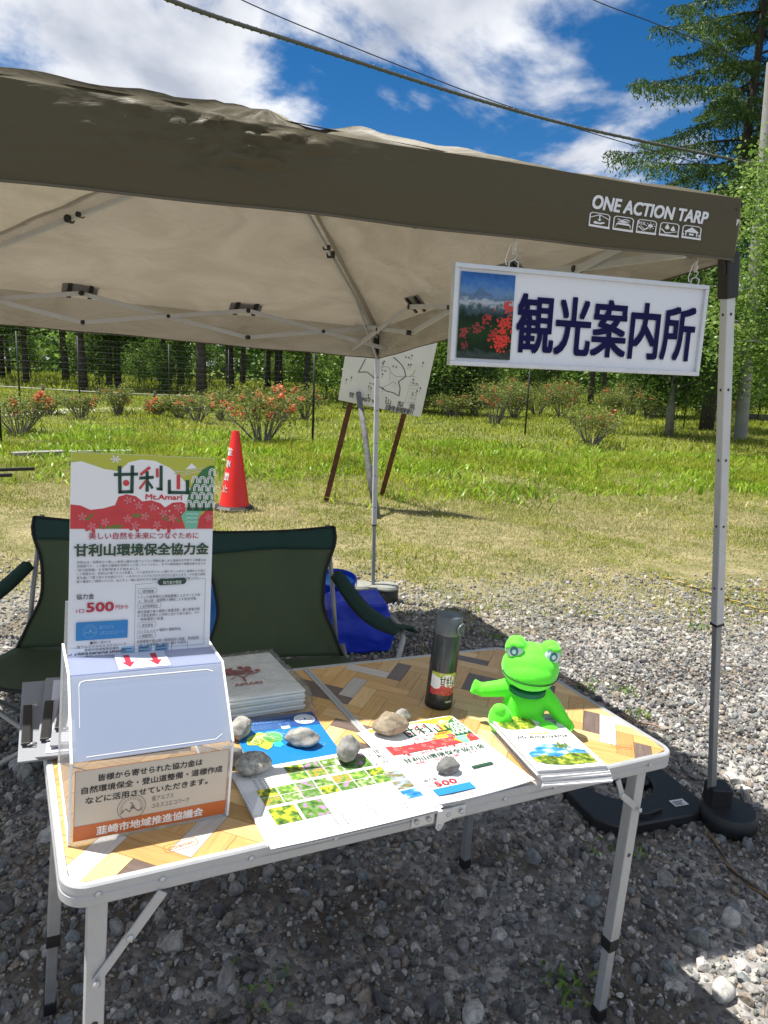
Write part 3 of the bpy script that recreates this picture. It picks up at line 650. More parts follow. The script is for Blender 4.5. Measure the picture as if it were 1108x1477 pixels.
w4 = tag(smooth_angle(MB().lathe([(.09, 0), (.10, .01), (.10, .02), (.09, .028), (.02, .03)], 32, (0, 0, 0)).build('round_weight', RUB, None, T((.95, 2.42, .0))), 35), 'black round weight half visible through the hole of the square plate', 'weight')
w3 = empty('leg_weight', T((-.05, 4.37, 0)), 'grey and black tent foot weight around the back leg beside the blue bag', 'weight')
WG = mat('grey_weight', (.22, .225, .20), .6, noise=.1)
for sg in (-1, 1):
    smooth_angle(MB().lathe([(.07, .0), (.078, .012), (.078, .075), (.07, .085)], 20, (sg*.085, 0, 0)).build('weight_half', RUB, w3), 40)
    smooth_angle(MB().lathe([(.080, .0), (.082, .01), (.074, .024), (.02, .028)], 20, (sg*.085, 0, .085)).build('weight_lid', WG, w3), 40)
MB().box((0, 0, .095), (.09, .11, .022)).build('bridge', WG, w3, bevel=.004)
# ---- guy ropes
def rope(name, pts, r, cols, label, seg=.02):
    pts = [Vector(p) for p in pts]; P = []
    for a, b in zip(pts[:-1], pts[1:]):
        n = max(2, int((b-a).length/seg)); P += [a.lerp(b, i/n) for i in range(n)]
    P.append(pts[-1]); e = empty(name, P[0]); tag(e, label, 'rope')
    for k, c in enumerate(cols):
        mb = MB(); Q = []
        for i, p in enumerate(P):
            d = (P[min(i+1, len(P)-1)]-P[max(i-1, 0)]).normalized(); x = d.cross(Vector((0, 0, 1))).normalized(); z = x.cross(d); a = i*1.1+k*2*math.pi/len(cols)
            Q.append(p-P[0]+(x*math.cos(a)+z*math.sin(a))*r*.5)
        mb.tube(Q, r*.62, 6); mb.build('strand', mat(name+'_strand_%d' % int(c[0]*1000), c, .8), e, smooth=True)
g1, g2, g3 = gnd(958, 832, .02), gnd(1035, 858, .015), gnd(1135, 893, .02)
rope('guy_rope', [g1, g2, g3], .006, [(.45, .32, .05), (.05, .04, .03)], 'yellow and black twisted rope lying on the sunny gravel behind the tent leg')
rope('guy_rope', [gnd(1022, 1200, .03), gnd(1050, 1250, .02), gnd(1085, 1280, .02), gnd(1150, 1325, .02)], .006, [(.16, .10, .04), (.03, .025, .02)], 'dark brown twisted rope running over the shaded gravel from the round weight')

# ================================================================== TABLE
def eul(a, b, c): return (Matrix.Rotation(a, 4, 'Z') @ Matrix.Rotation(c, 4, 'Y') @ Matrix.Rotation(b, 4, 'X'))
TM = T((-.405, .824, .738)) @ eul(R_(28.606), R_(1.55), R_(3.6456))
table = empty('folding_table', TM, 'long folding camping table with herringbone wood print top and silver rim', 'table')
LT, WT = 1.2, .6
def rrect(off=0, r=.035, n=8):
    pts = []; x0, y0, x1, y1 = -off, -off, LT+off, WT+off; r = r+off
    for cx, cy, a0 in ((x1-r, y0+r, -90), (x1-r, y1-r, 0), (x0+r, y1-r, 90), (x0+r, y0+r, 180)):
        for i in range(n+1): a = R_(a0+90*i/n); pts.append((cx+r*math.cos(a), cy+r*math.sin(a)))
    return pts
prof = [(-.010, -.0015), (-.009, .0015), (-.001, .0015), (.0015, -.001), (.002, -.011), (.0006, -.0122), (.0006, -.0150), (.002, -.0162), (.002, -.029), (0, -.0315), (-.012, -.0315)]
vs = []; fs = []; n = len(rrect())
for off, h in prof: vs += [(x, y, h) for x, y in rrect(off)]
for k in range(len(prof)-1):
    for i in range(n): j = (i+1) % n; fs.append((k*n+i, k*n+j, (k+1)*n+j, (k+1)*n+i))
RIM = mat('rim_aluminium', (.46, .47, .475), .42, .4, noise=.04, nscale=60)
smooth_angle(MB().add(vs, fs).build('rim', RIM, table, weld=True), 30)
mb = MB(); mb.prism(rrect(-.0095), -.028, -.0025); mb.build('board', mat('board_joint', (.10, .06, .03), .6), table)
def wood(name, c1, c2, ang, rough=.38):
    m = bpy.data.materials.new(name); m.use_nodes = True; nt = m.node_tree; N = nt.nodes; L = nt.links; b = N['Principled BSDF']
    tc = N.new('ShaderNodeTexCoord'); oi = N.new('ShaderNodeObjectInfo'); ad = N.new('ShaderNodeVectorMath'); ad.operation = 'ADD'
    ml = N.new('ShaderNodeVectorMath'); ml.operation = 'SCALE'; ml.inputs['Scale'].default_value = 9; cx = N.new('ShaderNodeCombineXYZ'); L.new(oi.outputs['Random'], cx.inputs[0]); L.new(oi.outputs['Random'], cx.inputs[1]); L.new(cx.outputs[0], ml.inputs[0])
    rt = N.new('ShaderNodeMapping'); rt.inputs['Rotation'].default_value = (0, 0, ang); L.new(tc.outputs['Object'], rt.inputs[0]); L.new(rt.outputs[0], ad.inputs[0]); L.new(ml.outputs[0], ad.inputs[1])
    s2 = N.new('ShaderNodeMapping'); s2.inputs['Scale'].default_value = (10, 130, 1); L.new(ad.outputs[0], s2.inputs[0])
    n = N.new('ShaderNodeTexNoise'); n.inputs['Scale'].default_value = 1; n.inputs['Detail'].default_value = 6; n.inputs['Distortion'].default_value = 1.2; L.new(s2.outputs[0], n.inputs['Vector'])
    r = N.new('ShaderNodeValToRGB'); r.color_ramp.elements[0].position = .3; r.color_ramp.elements[1].position = .7; r.color_ramp.elements[0].color = (*c1, 1); r.color_ramp.elements[1].color = (*c2, 1); L.new(n.outputs[0], r.inputs[0])
    mr = N.new('ShaderNodeMapRange'); mr.inputs[3].default_value = .84; mr.inputs[4].default_value = 1.14; L.new(oi.outputs['Random'], mr.inputs[0])
    mu = N.new('ShaderNodeMix'); mu.data_type = 'RGBA'; mu.blend_type = 'MULTIPLY'; mu.inputs[0].default_value = 1; L.new(r.outputs[0], mu.inputs[6]); L.new(mr.outputs[0], mu.inputs[7]); L.new(mu.outputs[2], b.inputs['Base Color'])
    b.inputs['Roughness'].default_value = rough; b.inputs['Specular IOR Level'].default_value = .45; return m
WD = {}
for a, an in ((0, R_(-45)), (1, R_(45))):
    WD[a] = [wood('wood_honey', (.50, .29, .10), (.64, .40, .155), an), wood('wood_tan', (.44, .25, .085), (.56, .34, .13), an), wood('wood_pale', (.56, .36, .15), (.70, .48, .23), an),
             wood('wood_umber', (.10, .072, .062), (.17, .125, .105), an), wood('wood_ash', (.47, .43, .38), (.58, .54, .48), an)]
def clip_poly(poly, x0, y0, x1, y1):
    for ax, lim, sg in ((0, x0, 1), (0, x1, -1), (1, y0, 1), (1, y1, -1)):
        out = []
        for i in range(len(poly)):
            a, b = poly[i-1], poly[i]; ia = (a[ax]-lim)*sg >= 0; ib = (b[ax]-lim)*sg >= 0
            if ia != ib: t = (lim-a[ax])/(b[ax]-a[ax]); out.append((a[0]+(b[0]-a[0])*t, a[1]+(b[1]-a[1])*t))
            if ib: out.append(b)
        poly = out
        if len(poly) < 3: return []
    return poly
def area(p): return abs(sum(p[i-1][0]*p[i][1]-p[i][0]*p[i-1][1] for i in range(len(p))))/2
w = .036; nr = 3; c45 = math.sqrt(.5); SEAM = .586; rp = random.Random(5); cnt = 0
dark_at = [(.815, .545), (.95, .40), (1.05, .53), (1.10, .30), (1.10, .155), (.585, .29), (.09, .05), (1.13, .02), (.575, .47), (.21, .2), (.36, .11)]
pale_at = [(.73, .565), (.645, .485), (.03, .06), (1.17, .14), (.5, .55)]
for i in range(-30, 45):
    for j in range(-45, 30):
        k = (i-j) % (2*nr)
        if k == 0: q = [(i, j), (i+nr, j), (i+nr, j+1), (i, j+1)]; ori = 0
        elif k == 2*nr-1: q = [(i, j), (i+1, j), (i+1, j+nr), (i, j+nr)]; ori = 1
        else: continue
        g = .012; cxm = sum(p[0] for p in q)/4; cym = sum(p[1] for p in q)/4
        q = [(p[0]+(g if p[0] < cxm else -g), p[1]+(g if p[1] < cym else -g)) for p in q]
        q = [((a-b)*w*c45+.02, (a+b)*w*c45+.013) for a, b in q]
        cx, cy = sum(p[0] for p in q)/4, sum(p[1] for p in q)/4
        done = False
        r0 = rp.random(); wi = 0 if r0 < .38 else 1 if r0 < .66 else 2 if r0 < .93 else 4 if r0 < .96 else 3
        for (dx, dy) in dark_at:
            if abs(dx-cx) < .027 and abs(dy-cy) < .027: wi = 3
        for (dx, dy) in pale_at:
            if abs(dx-cx) < .027 and abs(dy-cy) < .027: wi = 4
        for (x0, x1) in ((.0095, SEAM-.009), (SEAM+.009, LT-.0095)):
            cp = clip_poly(q, x0, .0095, x1, WT-.0095)
            if len(cp) < 3 or area(cp) < 4e-6: continue
            # round the four corners
            cp2 = []
            for (px, py) in cp:
                for (kx, ky) in ((.035, .035), (LT-.035, .035), (.035, WT-.035), (LT-.035, WT-.035)):
                    if (px-kx)*(-1 if kx < .5 else 1) > 0 and (py-ky)*(-1 if ky < .3 else 1) > 0:
                        d = math.hypot(px-kx, py-ky)
                        if d > .0255: px, py = kx+(px-kx)*.0255/d, ky+(py-ky)*.0255/d
                cp2.append((px, py))
            MB().prism(cp2, -.0022, -.0006).build('plank', WD[ori][wi], table); cnt += 1
print('planks', cnt)
for sx in (-1, 1):
    MB().box((SEAM+sx*.0045, WT/2, -.001), (.0082, WT-.02, .006)).build('seam_rail', RIM, table, bevel=.001)
mb = MB()
for uu in (.045, .13, .26, .40, .74, .86, .98, 1.12):
    mb.lathe([(.0045, 0), (.0045, .001), (.003, .0022), (.0012, .0026)], 12, (0, 0, 0))
    base = len(mb.v)-48
    for q in range(base, len(mb.v)): x, y, z = mb.v[q]; mb.v[q] = (uu+x, -.0020-z, -.0136+y)
mb.build('rivet', STEEL, table, smooth=True)
hp = MB(); hp.box((SEAM-.024, -.0035, -.015), (.045, .003, .022)); hp.build('hinge_plate', ALU, table, bevel=.001)
hp = MB(); hp.box((SEAM+.036, -.0035, -.015), (.056, .003, .022)); hp.build('hinge_plate', ALU, table, bevel=.001)
hp = MB(); hp.prism([(SEAM+.002, -.003), (SEAM+.003, -.036), (SEAM+.008, -.042), (SEAM+.015, -.040), (SEAM+.02, -.028), (SEAM+.034, -.026), (SEAM+.034, -.003), (SEAM+.008, -.001)], .005, .008)
vv = [(x, -z, y) for x, y, z in hp.v]; hp.v = vv; hp.build('latch', ALU, table, weld=True, bevel=.0008)
mb = MB()
for uu, hh in ((SEAM-.038, -.014), (SEAM-.014, -.014), (SEAM+.026, -.014), (SEAM+.054, -.014), (SEAM+.010, -.034)):
    b0 = len(mb.v); mb.lathe([(.0045, 0), (.0045, .001), (.003, .0024), (.0012, .0028)], 12)
    for q in range(b0, len(mb.v)): x, y, z = mb.v[q]; mb.v[q] = (uu+x, -.0080-z, hh+y)
mb.build('latch_rivet', STEEL, table, smooth=True)
TMi = TM.inverted()
def foot_h(u, v):
    p0 = TM @ Vector((u, v, 0)); p1 = TM @ Vector((u, v, -1)); return -(p0.z-.004)/(p0.z-p1.z)
for (ut, vt, uf, vf, lw) in ((.046, .016, .052, .02, 1), (1.107, .016, 1.140, .02, 1), (.046, .575, .034, .572, 0), (1.11, .575, 1.150, .572, 0)):
    hf = foot_h(uf, vf); top = Vector((ut, vt, -.030)); ft = Vector((uf, vf, hf)); d = (ft-top).normalized(); L = (ft-top).length
    k = .42/L if ut > .5 else .52/L
    mid = top+d*L*k
    LM = RIM if vt < .3 else ALU_SHADED; o = MB().beam(top, mid, .026, .026, Vector((0, 1, 0))).build('leg', LM, table, bevel=.002)
    MB().beam(mid+d*.02, ft-d*.02, .021, .021, Vector((0, 1, 0))).build('lower_tube', LM, o, bevel=.002)
    MB().beam(mid-d*.004, mid+d*.026, .0285, .0285, Vector((0, 1, 0))).build('collar', BLACK, o, bevel=.002)
    MB().beam(ft-d*.03, ft, .026, .026, Vector((0, 1, 0))).build('rubber_foot', BLACK, o, bevel=.002)
    hb = MB(); c = top+d*.20+Vector((0, -.0134, 0)) if vt < .3 else top+d*.20+Vector((0, -.0134, 0))
    hb.add([c+Vector((math.cos(a)*.005, 0, math.sin(a)*.005)) for a in [i*math.pi/5 for i in range(10)]], [tuple(range(10))]); hb.build('pin_hole', BLACK, o, kind='stuff')
    sg = 1 if ut < .5 else -1; yo = -.016
    if sg > 0:
        a = top+d*.125+Vector((0, yo, 0)); b = Vector((ut+.085, vt+yo, -.032)); m1 = a.lerp(b, .52)
        MB().beam(a, m1, .004, .013, Vector((0, 1, 0)).cross(b-a)).build('brace', RIM, table, bevel=.001)
        MB().beam(a.lerp(b, .46)+Vector((0, -.004, 0)), b+Vector((0, -.004, 0)), .004, .015, Vector((0, 1, 0)).cross(b-a)).build('brace', RIM, table, bevel=.001)
    else:
        a = top+d*.085+Vector((0, yo, 0)); e = Vector((ut-.058, vt+yo, -.058-.01)); b = Vector((ut-.078, vt+yo, -.030))
        MB().beam(a, e, .004, .014, Vector((0, 1, 0)).cross(b-a)).build('brace', RIM, table, bevel=.001)
        MB().beam(e+Vector((0, -.004, 0)), b+Vector((0, -.004, 0)), .004, .012, Vector((0, 1, 0)).cross(b-a)).build('brace', RIM, table, bevel=.001)
    mb = MB()
    for c in (a, a.lerp(b, .5) if sg > 0 else e):
        b0 = len(mb.v); mb.lathe([(.0055, 0), (.0055, .001), (.003, .0034)], 12)
        for q in range(b0, len(mb.v)): x, y, z = mb.v[q]; mb.v[q] = (c.x+x, c.y-.0062-z, c.z+y)
    mb.build('brace_rivet', STEEL, table, smooth=True)
# faint printed maker's mark on the wood print
for (uu, vv, an) in ((.165, .045, 8), (1.10, .055, -30)):
    mb = MB(); text_mb(mb, 'Coleman', 0, -.004, .008, 0, 0, bold=.01, align='CENTER'); rr = []
    for i in range(24):
        a = 2*math.pi*i/24; rr.append((.024*max(-1, min(1, 1.25*math.cos(a))), .0085*max(-1, min(1, 1.35*math.sin(a)))))
    for i in range(24):
        a, b = rr[i], rr[(i+1) % 24]; mb.add([(a[0], a[1], 0), (b[0], b[1], 0), (b[0]*1.05, b[1]*1.1, 0), (a[0]*1.05, a[1]*1.1, 0)], [(0, 1, 2, 3)])
    mb.build('printed_mark', mat('mark_ink', (.30, .12, .04), .5), table, T((uu, vv, -.0003)) @ Matrix.Rotation(R_(an), 4, 'Z'))
#@@PART3
# ================================================================== PRINTS
def tabuv(px, py, h=0.0):
    d = ray(px, py); n = TM.to_3x3() @ Vector((0, 0, 1)); o = TM @ Vector((0, 0, h)); k = (o-CAM).dot(n)/d.dot(n); q = TMi @ (CAM+d*k); return q.x, q.y
def PL(u, v, h, yaw=0): return TM @ T((u, v, h)) @ Matrix.Rotation(R_(yaw), 4, 'Z')
C = {'green': (.035, .16, .045), 'dkgreen': (.012, .055, .03), 'olive': (.16, .17, .03), 'yg': (.45, .47, .05), 'red': (.56, .045, .05), 'pink': (.62, .16, .17), 'blue': (.02, .20, .48),
     'ltblue': (.25, .45, .65), 'ink': (.02, .02, .025), 'wine': (.42, .02, .04), 'teal': (.16, .46, .32), 'white': (.8, .8, .79), 'cream': (.62, .56, .46), 'orange': (.50, .13, .035), 'grey': (.16, .165, .17), 'pale': (.74, .77, .82), 'navy': (.015, .06, .22), 'lime': (.40, .60, .06)}
def cm(k, rough=.45): return mat('print_'+k, C[k], rough)
class Sheet:
    """flat print: local x right, y up, z towards the reader"""
    def __init__(s, fn=None): s.g = {}; s.z = .0003; s.fn = fn or (lambda x, y, z: (x, y, z))
    def mb(s, c): return s.g.setdefault(c, MB())
    def layer(s): s.z += .00022
    def poly(s, c, pts): s.tmp(c, lambda m: m.poly(pts, s.z))
    def rect(s, c, x0, y0, x1, y1): s.poly(c, [(x0, y0), (x1, y0), (x1, y1), (x0, y1)])
    def tmp(s, c, f):
        m = MB(); f(m); s.mb(c).add([s.fn(*v) for v in m.v], m.f)
    def text(s, c, body, x, y, h, **k): s.tmp(c, lambda m: text_mb(m, body, x, y, h, 0, s.z, **k))
    def line(s, c, pts, w, closed=False):
        q = list(pts)+([pts[0]] if closed else [])
        def f(m):
            for (ax, ay), (bx, by) in zip(q[:-1], q[1:]):
                dx, dy = bx-ax, by-ay; l = math.hypot(dx, dy) or 1; nx_, ny_ = -dy/l*w/2, dx/l*w/2
                m.add([(ax+nx_, ay+ny_, s.z), (ax-nx_, ay-ny_, s.z), (bx-nx_, by-ny_, s.z), (bx+nx_, by+ny_, s.z)], [(0, 1, 2, 3)])
        s.tmp(c, f)
    def circ(s, c, x, y, r, n=14, ry=None): s.poly(c, [(x+r*math.cos(2*math.pi*i/n), y+(ry or r)*math.sin(2*math.pi*i/n)) for i in range(n)])
    def ring(s, c, x, y, r, w, n=18, ry=None): s.line(c, [(x+r*math.cos(2*math.pi*i/n), y+(ry or r)*math.sin(2*math.pi*i/n)) for i in range(n)], w, True)
    def build(s, parent, names=None, zs=1):
        for c, m in s.g.items(): m.build((names or {}).get(c, 'print'), cm(c) if isinstance(c, str) else c, parent)
def flower(S, c, x, y, r, a0, ratio=1.0):
    for k in range(5):
        a = a0+k*2*math.pi/5; S.poly(c, [(x, y)]+[(x+r*math.cos(a+da)*q, y+r*math.sin(a+da)*q*ratio) for da, q in ((-.45, .6), (-.22, .95), (0, 1.05), (.22, .95), (.45, .6))])
def banner(S, X0, Y0, Wd, Hh, detail=True):
    """landscape illustration with the mountain's name; crop units 0..920 x 0..440 (y down)"""
    q = lambda x, y: (X0+x/920*Wd, Y0+(440-y)/440*Hh)
    P = lambda c, pts: S.poly(c, [q(*p) for p in pts])
    rr = random.Random(3)
    P('yg', [(0, 0), (920, 0), (920, 440), (0, 440)]); S.layer()
    P('white', [(0, 60), (60, 50), (200, 90), (290, 100), (350, 45), (430, 25), (520, 30), (620, 70), (700, 130), (760, 190), (760, 330), (0, 330)])
    S.line('cream', [q(640, 100), q(700, 110), q(760, 95), q(830, 80)], Wd*.006); S.line('cream', [q(650, 85), q(720, 92), q(780, 75), q(850, 60)], Wd*.006)
    P('white', [(720, 75), (762, 35), (800, 65)]); S.layer()
    S.line('white', [q(235, 30), q(300, 30)], Wd*.008); S.line('white', [q(250, 10), q(285, 50)], Wd*.008); S.line('white', [q(285, 10), q(250, 50)], Wd*.008)
    P('green', [(735, 280), (750, 210), (790, 130), (840, 70), (890, 45), (920, 45), (920, 330), (735, 330)])
    P('teal', [(700, 330), (840, 322), (820, 370), (810, 440), (735, 440), (720, 400), (690, 360)])
    # azalea hills
    P('red', [(0, 300), (60, 305), (120, 330), (200, 320), (270, 300), (290, 250), (340, 235), (400, 245), (440, 275), (500, 268), (560, 285), (590, 310), (640, 280), (700, 275), (735, 290), (730, 330), (700, 360), (730, 440), (0, 440)])
    P('red', [(810, 440), (830, 360), (880, 320), (920, 305), (920, 440)]); S.layer()
    P('olive', [(60, 360), (140, 350), (120, 385), (80, 400)]); P('olive', [(330, 360), (470, 340), (520, 380), (400, 372)]); P('olive', [(560, 360), (650, 350), (700, 395), (620, 420)]); P('olive', [(170, 420), (330, 415), (300, 440), (180, 440)]); S.layer()
    if detail:
        for (x, y) in ((70, 370), (210, 400), (350, 380), (460, 365), (540, 415), (640, 375), (400, 420), (130, 425), (290, 350), (860, 400), (620, 425)): flower(S, 'red', *q(x, y), Wd*.05, rr.random()*6, 1.0)
        S.layer()
        for (x, y) in ((70, 370), (210, 400), (350, 380), (460, 365), (540, 415), (640, 375), (400, 420), (130, 425), (350, 270), (420, 300), (510, 310), (580, 345), (680, 310), (890, 370)): flower(S, 'pink', *q(x, y), Wd*.030, rr.random()*6)
        for (x, y) in ((390, 270), (545, 315), (655, 300), (700, 340), (620, 330)): S.circ('cream', *q(x, y), Wd*.006)
        for r_ in range(5):
            for k in range(4):
                x = 905-k*52-(r_ % 2)*14; y = 85+r_*50
                if x < 768-(r_*6)+ (30 if r_ < 1 else 0)+ (60 if r_ == 0 else 25 if r_ == 1 else 0): continue
                for rad in (22, 12): S.line('white', [q(x-rad, y+22), q(x-rad, y), q(x-rad*.7, y-rad*.75), q(x, y-rad), q(x+rad*.7, y-rad*.75), q(x+rad, y), q(x+rad, y+22)], Wd*.006)
        for k in range(4): x = 755+k*48; P('dkgreen', [(x-18, 325), (x, 285), (x+18, 325)])
        for y in (350, 375, 400): S.line('white', [q(735, y), q(755, y-5), q(775, y), q(795, y-5), q(812, y)], Wd*.0035)
    D = 'dkgreen'
    # the three characters, stroke by stroke
    for c, pts in ((D, [(258, 112), (410, 104), (410, 122), (258, 130)]), (D, [(282, 70), (304, 68), (310, 230), (288, 232)]), (D, [(362, 64), (384, 62), (384, 228), (362, 230)]), (D, [(288, 214), (384, 208), (384, 228), (288, 232)]),
                   ('red', [(420, 110), (480, 62), (492, 76), (430, 124)]), (D, [(418, 128), (512, 120), (512, 138), (418, 146)]), (D, [(458, 96), (478, 94), (482, 216), (460, 218)]), ('red', [(416, 196), (456, 146), (462, 160), (428, 206)]), (D, [(480, 150), (512, 190), (500, 202), (478, 172)]),
                   ('red', [(524, 76), (542, 74), (544, 128), (526, 130)]), (D, [(548, 58), (568, 56), (572, 206), (550, 208)]), (D, [(528, 190), (572, 190), (572, 208), (534, 206)]),
                   (D, [(604, 142), (624, 140), (628, 226), (606, 228)]), (D, [(606, 208), (752, 208), (752, 226), (606, 228)]), ('red', [(662, 108), (686, 106), (688, 196), (664, 198)]), (D, [(724, 140), (748, 138), (752, 226), (728, 228)])):
        P(c, pts)
    S.circ('red', *q(336, 168), Wd*.022)
    S.text('red', 'Mt.Amari', *q(462, 262), Hh*.075, bold=.03, width=Wd*.26)
def emblem(S, c, x, y, r):
    for i in range(26):
        a = 2*math.pi*i/26
        if math.sin(a) > -.5: S.line(c, [(x+r*.62*math.cos(a), y+r*.62*math.sin(a)), (x+r*.86*math.cos(a), y+r*.86*math.sin(a))], r*.035)
    S.ring(c, x, y, r, r*.04, 24)
    S.line(c, [(x-r*.8, y-r*.45), (x-r*.4, y-r*.05), (x-r*.15, y-r*.35), (x+r*.1, y+.0), (x+r*.5, y-r*.4), (x+r*.8, y-r*.2)], r*.06)
    S.poly(c, [(x-r*.1, y-r*.1), (x+r*.05, y+r*.28), (x-r*.15, y+r*.38), (x+r*.0, y+r*.42), (x+r*.18, y+r*.1), (x+r*.3, y-r*.2), (x+r*.1, y-r*.12)])

# ================================================================== DONATION BOX with poster
def acrylic(name, col, dens):
    m = bpy.data.materials.new(name); m.use_nodes = True; nt = m.node_tree; N = nt.nodes; L = nt.links; N.clear(); out = N.new('ShaderNodeOutputMaterial')
    b = N.new('ShaderNodeBsdfPrincipled'); b.inputs['Base Color'].default_value = (*col, 1); b.inputs['Roughness'].default_value = .12; b.inputs['Specular IOR Level'].default_value = .6
    t = N.new('ShaderNodeBsdfTransparent'); t.inputs[0].default_value = (.96, .97, .98, 1); tl = N.new('ShaderNodeBsdfTranslucent'); tl.inputs[0].default_value = (*col, 1)
    m1 = N.new('ShaderNodeMixShader'); m1.inputs[0].default_value = .5; L.new(b.outputs[0], m1.inputs[1]); L.new(tl.outputs[0], m1.inputs[2])
    mx = N.new('ShaderNodeMixShader'); mx.inputs[0].default_value = dens; L.new(t.outputs[0], mx.inputs[1]); L.new(m1.outputs[0], mx.inputs[2]); L.new(mx.outputs[0], out.inputs[0]); return m
ACR = acrylic('clear_acrylic', (.75, .78, .82), .24); ACM = acrylic('milky_acrylic', (.48, .54, .66), .66); ACE = mat('acrylic_edge', (.80, .83, .87), .2)
bx = empty('donation_box', PL(.017, .094, .001, -.75), 'clear acrylic donation box with sloping lid, brown labelled front and tall white poster behind', 'donation box')
BW = .230; pf = [(0, 0), (0, .129), (.089, .223), (.162, .221)]; th = .003
def panel(name, a, b, m, x0=0, x1=BW, off=0, parent=bx, t=th):
    a = Vector((0, a[0], a[1])); b = Vector((0, b[0], b[1])); d = (b-a).normalized(); n = Vector((1, 0, 0)).cross(d)*-1
    c = (a+b)/2+n*off+Vector(((x0+x1)/2, 0, 0)); rot = Matrix((Vector((1, 0, 0)), d, Vector((1, 0, 0)).cross(d))).transposed()
    return MB().box(c, (x1-x0, (b-a).length, t), rot).build(name, m, parent, bevel=.0006)
panel('front_panel', (0, .0), (0, .128), ACR); panel('sloping_lid', (.001, .130), (.088, .222), ACM); panel('top_panel', (.090, .2225), (.160, .2215), acrylic('blue_milky_acrylic', (.46, .52, .72), .75))
panel('back_panel', (.233, .0), (.212, .30), ACR, t=.003)
for xx in (-.0015, BW+.0015):
    mb = MB(); pts = [(0, 0), (0, .13), (.089, .2255), (.165, .2245), (.216, .2245), (.233, 0)]
    vs = [(xx-.0015, p[0], p[1]) for p in pts]+[(xx+.0015, p[0], p[1]) for p in pts]; k = len(pts)
    mb.add(vs, [tuple(range(k-1, -1, -1)), tuple(range(k, 2*k))]+[(i, (i+1) % k, k+(i+1) % k, k+i) for i in range(k)]); sp = mb.build('side_panel', ACR, bx)
    eb = MB(); q = [Vector((xx, p[0], p[1])) for p in pts]; 
    for a_, b_ in zip(q[:-2], q[1:-1]): eb.beam(a_, b_, .0036, .0016)
    eb.beam(q[-1], q[0], .0036, .0016); eb.beam(q[-2], q[-1], .0036, .0016)
    eb.build('edge', ACE, sp)
# milky inner liner and engraved border on the lid
dl = Vector((0, .088, .093)).normalized(); nl = Vector((0, -.093, .088)).normalized()*1
FR_L = Matrix(((1, dl.x, nl.x, 0), (0, dl.y, nl.y, 0), (0, dl.z, nl.z, .129), (0, 0, 0, 1)))
S = Sheet(); z_ = .0022; S.z = z_
S.line('white', [(.012, .112), (.014, .118), (.02, .120), (.205, .120), (.214, .116)], .0012); S.line('white', [(.012, .112), (.011, .05)], .0006); S.line('white', [(.018, .007), (.205, .007), (.216, .014)], .0009); pass
for c, m in S.g.items(): m.build('engraved_border', cm(c), bx, FR_L)
MB().rect(.006, .004, BW-.006, .12, -.012).build('inner_sheet', mat('inner_sheet', (.32, .40, .56), .5), bx, FR_L)
# front label
FR_F = Matrix(((1, 0, 0, 0), (0, 0, -1, -.0016), (0, 1, 0, 0), (0, 0, 0, 1)))
lab = MB().rect(.004, .006, BW-.004, .118, .0002).build('front_label', mat('label_cream', (.56, .52, .45), .45, noise=.03, nscale=8), bx, FR_F)
S = Sheet(); S.z = .0006; S.rect('orange', .004, .006, BW-.004, .030); S.layer()
K = dict(bold=.018, res=2)
S.text('ink', '皆様から寄せられた協力金は', BW/2-.005, .0985, .0105, align='CENTER', width=.150, **K)
S.text('ink', '自然環境保全・登山道整備・道標作成', BW/2, .0815, .0105, align='CENTER', width=.204, **K)
S.text('ink', 'などに活用させていただきます。', BW/2-.008, .0645, .0105, align='CENTER', width=.176, **K)
S.text('white', '韮崎市地域推進協議会', BW/2-.002, .0115, .0135, align='CENTER', width=.155, bold=.03, res=2)
emblem(S, 'grey', .083, .046, .020); S.text('grey', '南アルプス', .112, .0505, .0085, width=.032); S.text('grey', 'ユネスコエコパーク', .112, .0385, .0085, width=.056)
for pts in ([(.004, .118), (BW-.004, .118)], [(.004, .006), (.004, .118)], [(BW-.004, .006), (BW-.004, .118)]): S.line('orange', pts, .0008)
S.build(lab, {'ink': 'lettering', 'white': 'lettering', 'orange': 'label_band', 'grey': 'emblem'})
# arrow card on the top
FR_T = Matrix(((1, 0, 0, 0), (0, 1, 0, .09), (0, 0, 1, .2245), (0, 0, 0, 1)))
ac = MB().rect(.070, .004, .150, .066, .0002).build('arrow_card', mat('card_pale', (.50, .56, .70), .4), bx, FR_T)
S = Sheet(); S.z = .0006
for x in (.088, .130): S.poly('wine', [(x-.0045, .058), (x-.0045, .030), (x-.010, .030), (x, .010), (x+.010, .030), (x+.0045, .030), (x+.0045, .058)])
S.line('grey', [(.070, .004), (.070, .066)], .0006); S.line('grey', [(.150, .004), (.150, .066)], .0006); S.build(ac, {'wine': 'arrow'})
# the poster
a = Vector((0, .162, .222)); b = Vector((0, .210, .546)); dp = (b-a).normalized(); npn = Vector((1, 0, 0)).cross(dp)*1
npn = Vector((0, -dp.z, dp.y)); FR_P = Matrix(((1, 0, 0, .002), (0, dp.y, npn.y, a.y), (0, dp.z, npn.z, a.z), (0, 0, 0, 1)))
PWD, PHT = .226, .3275
po = MB().box((PWD/2, PHT/2, -.001), (PWD, PHT, .0018)).build('poster', mat('poster_white', (.72, .74, .77), .35, coat=.2), bx, FR_P)
S = Sheet(); X = lambda px: (px-75)/918*PWD; Y = lambda py: (1245-py)/1195*PHT
banner(S, .0003, Y(492), PWD-.0006, PHT-Y(492)-.0005); S.layer()
S.text('wine', '美しい自然を未来につなぐために', X(188), Y(550), .0105, width=X(893)-X(188), bold=.012)
S.text('cream', '甘利山環境保全協力金', X(108), Y(648), .0185, width=X(966)-X(108), bold=.045); S.layer()
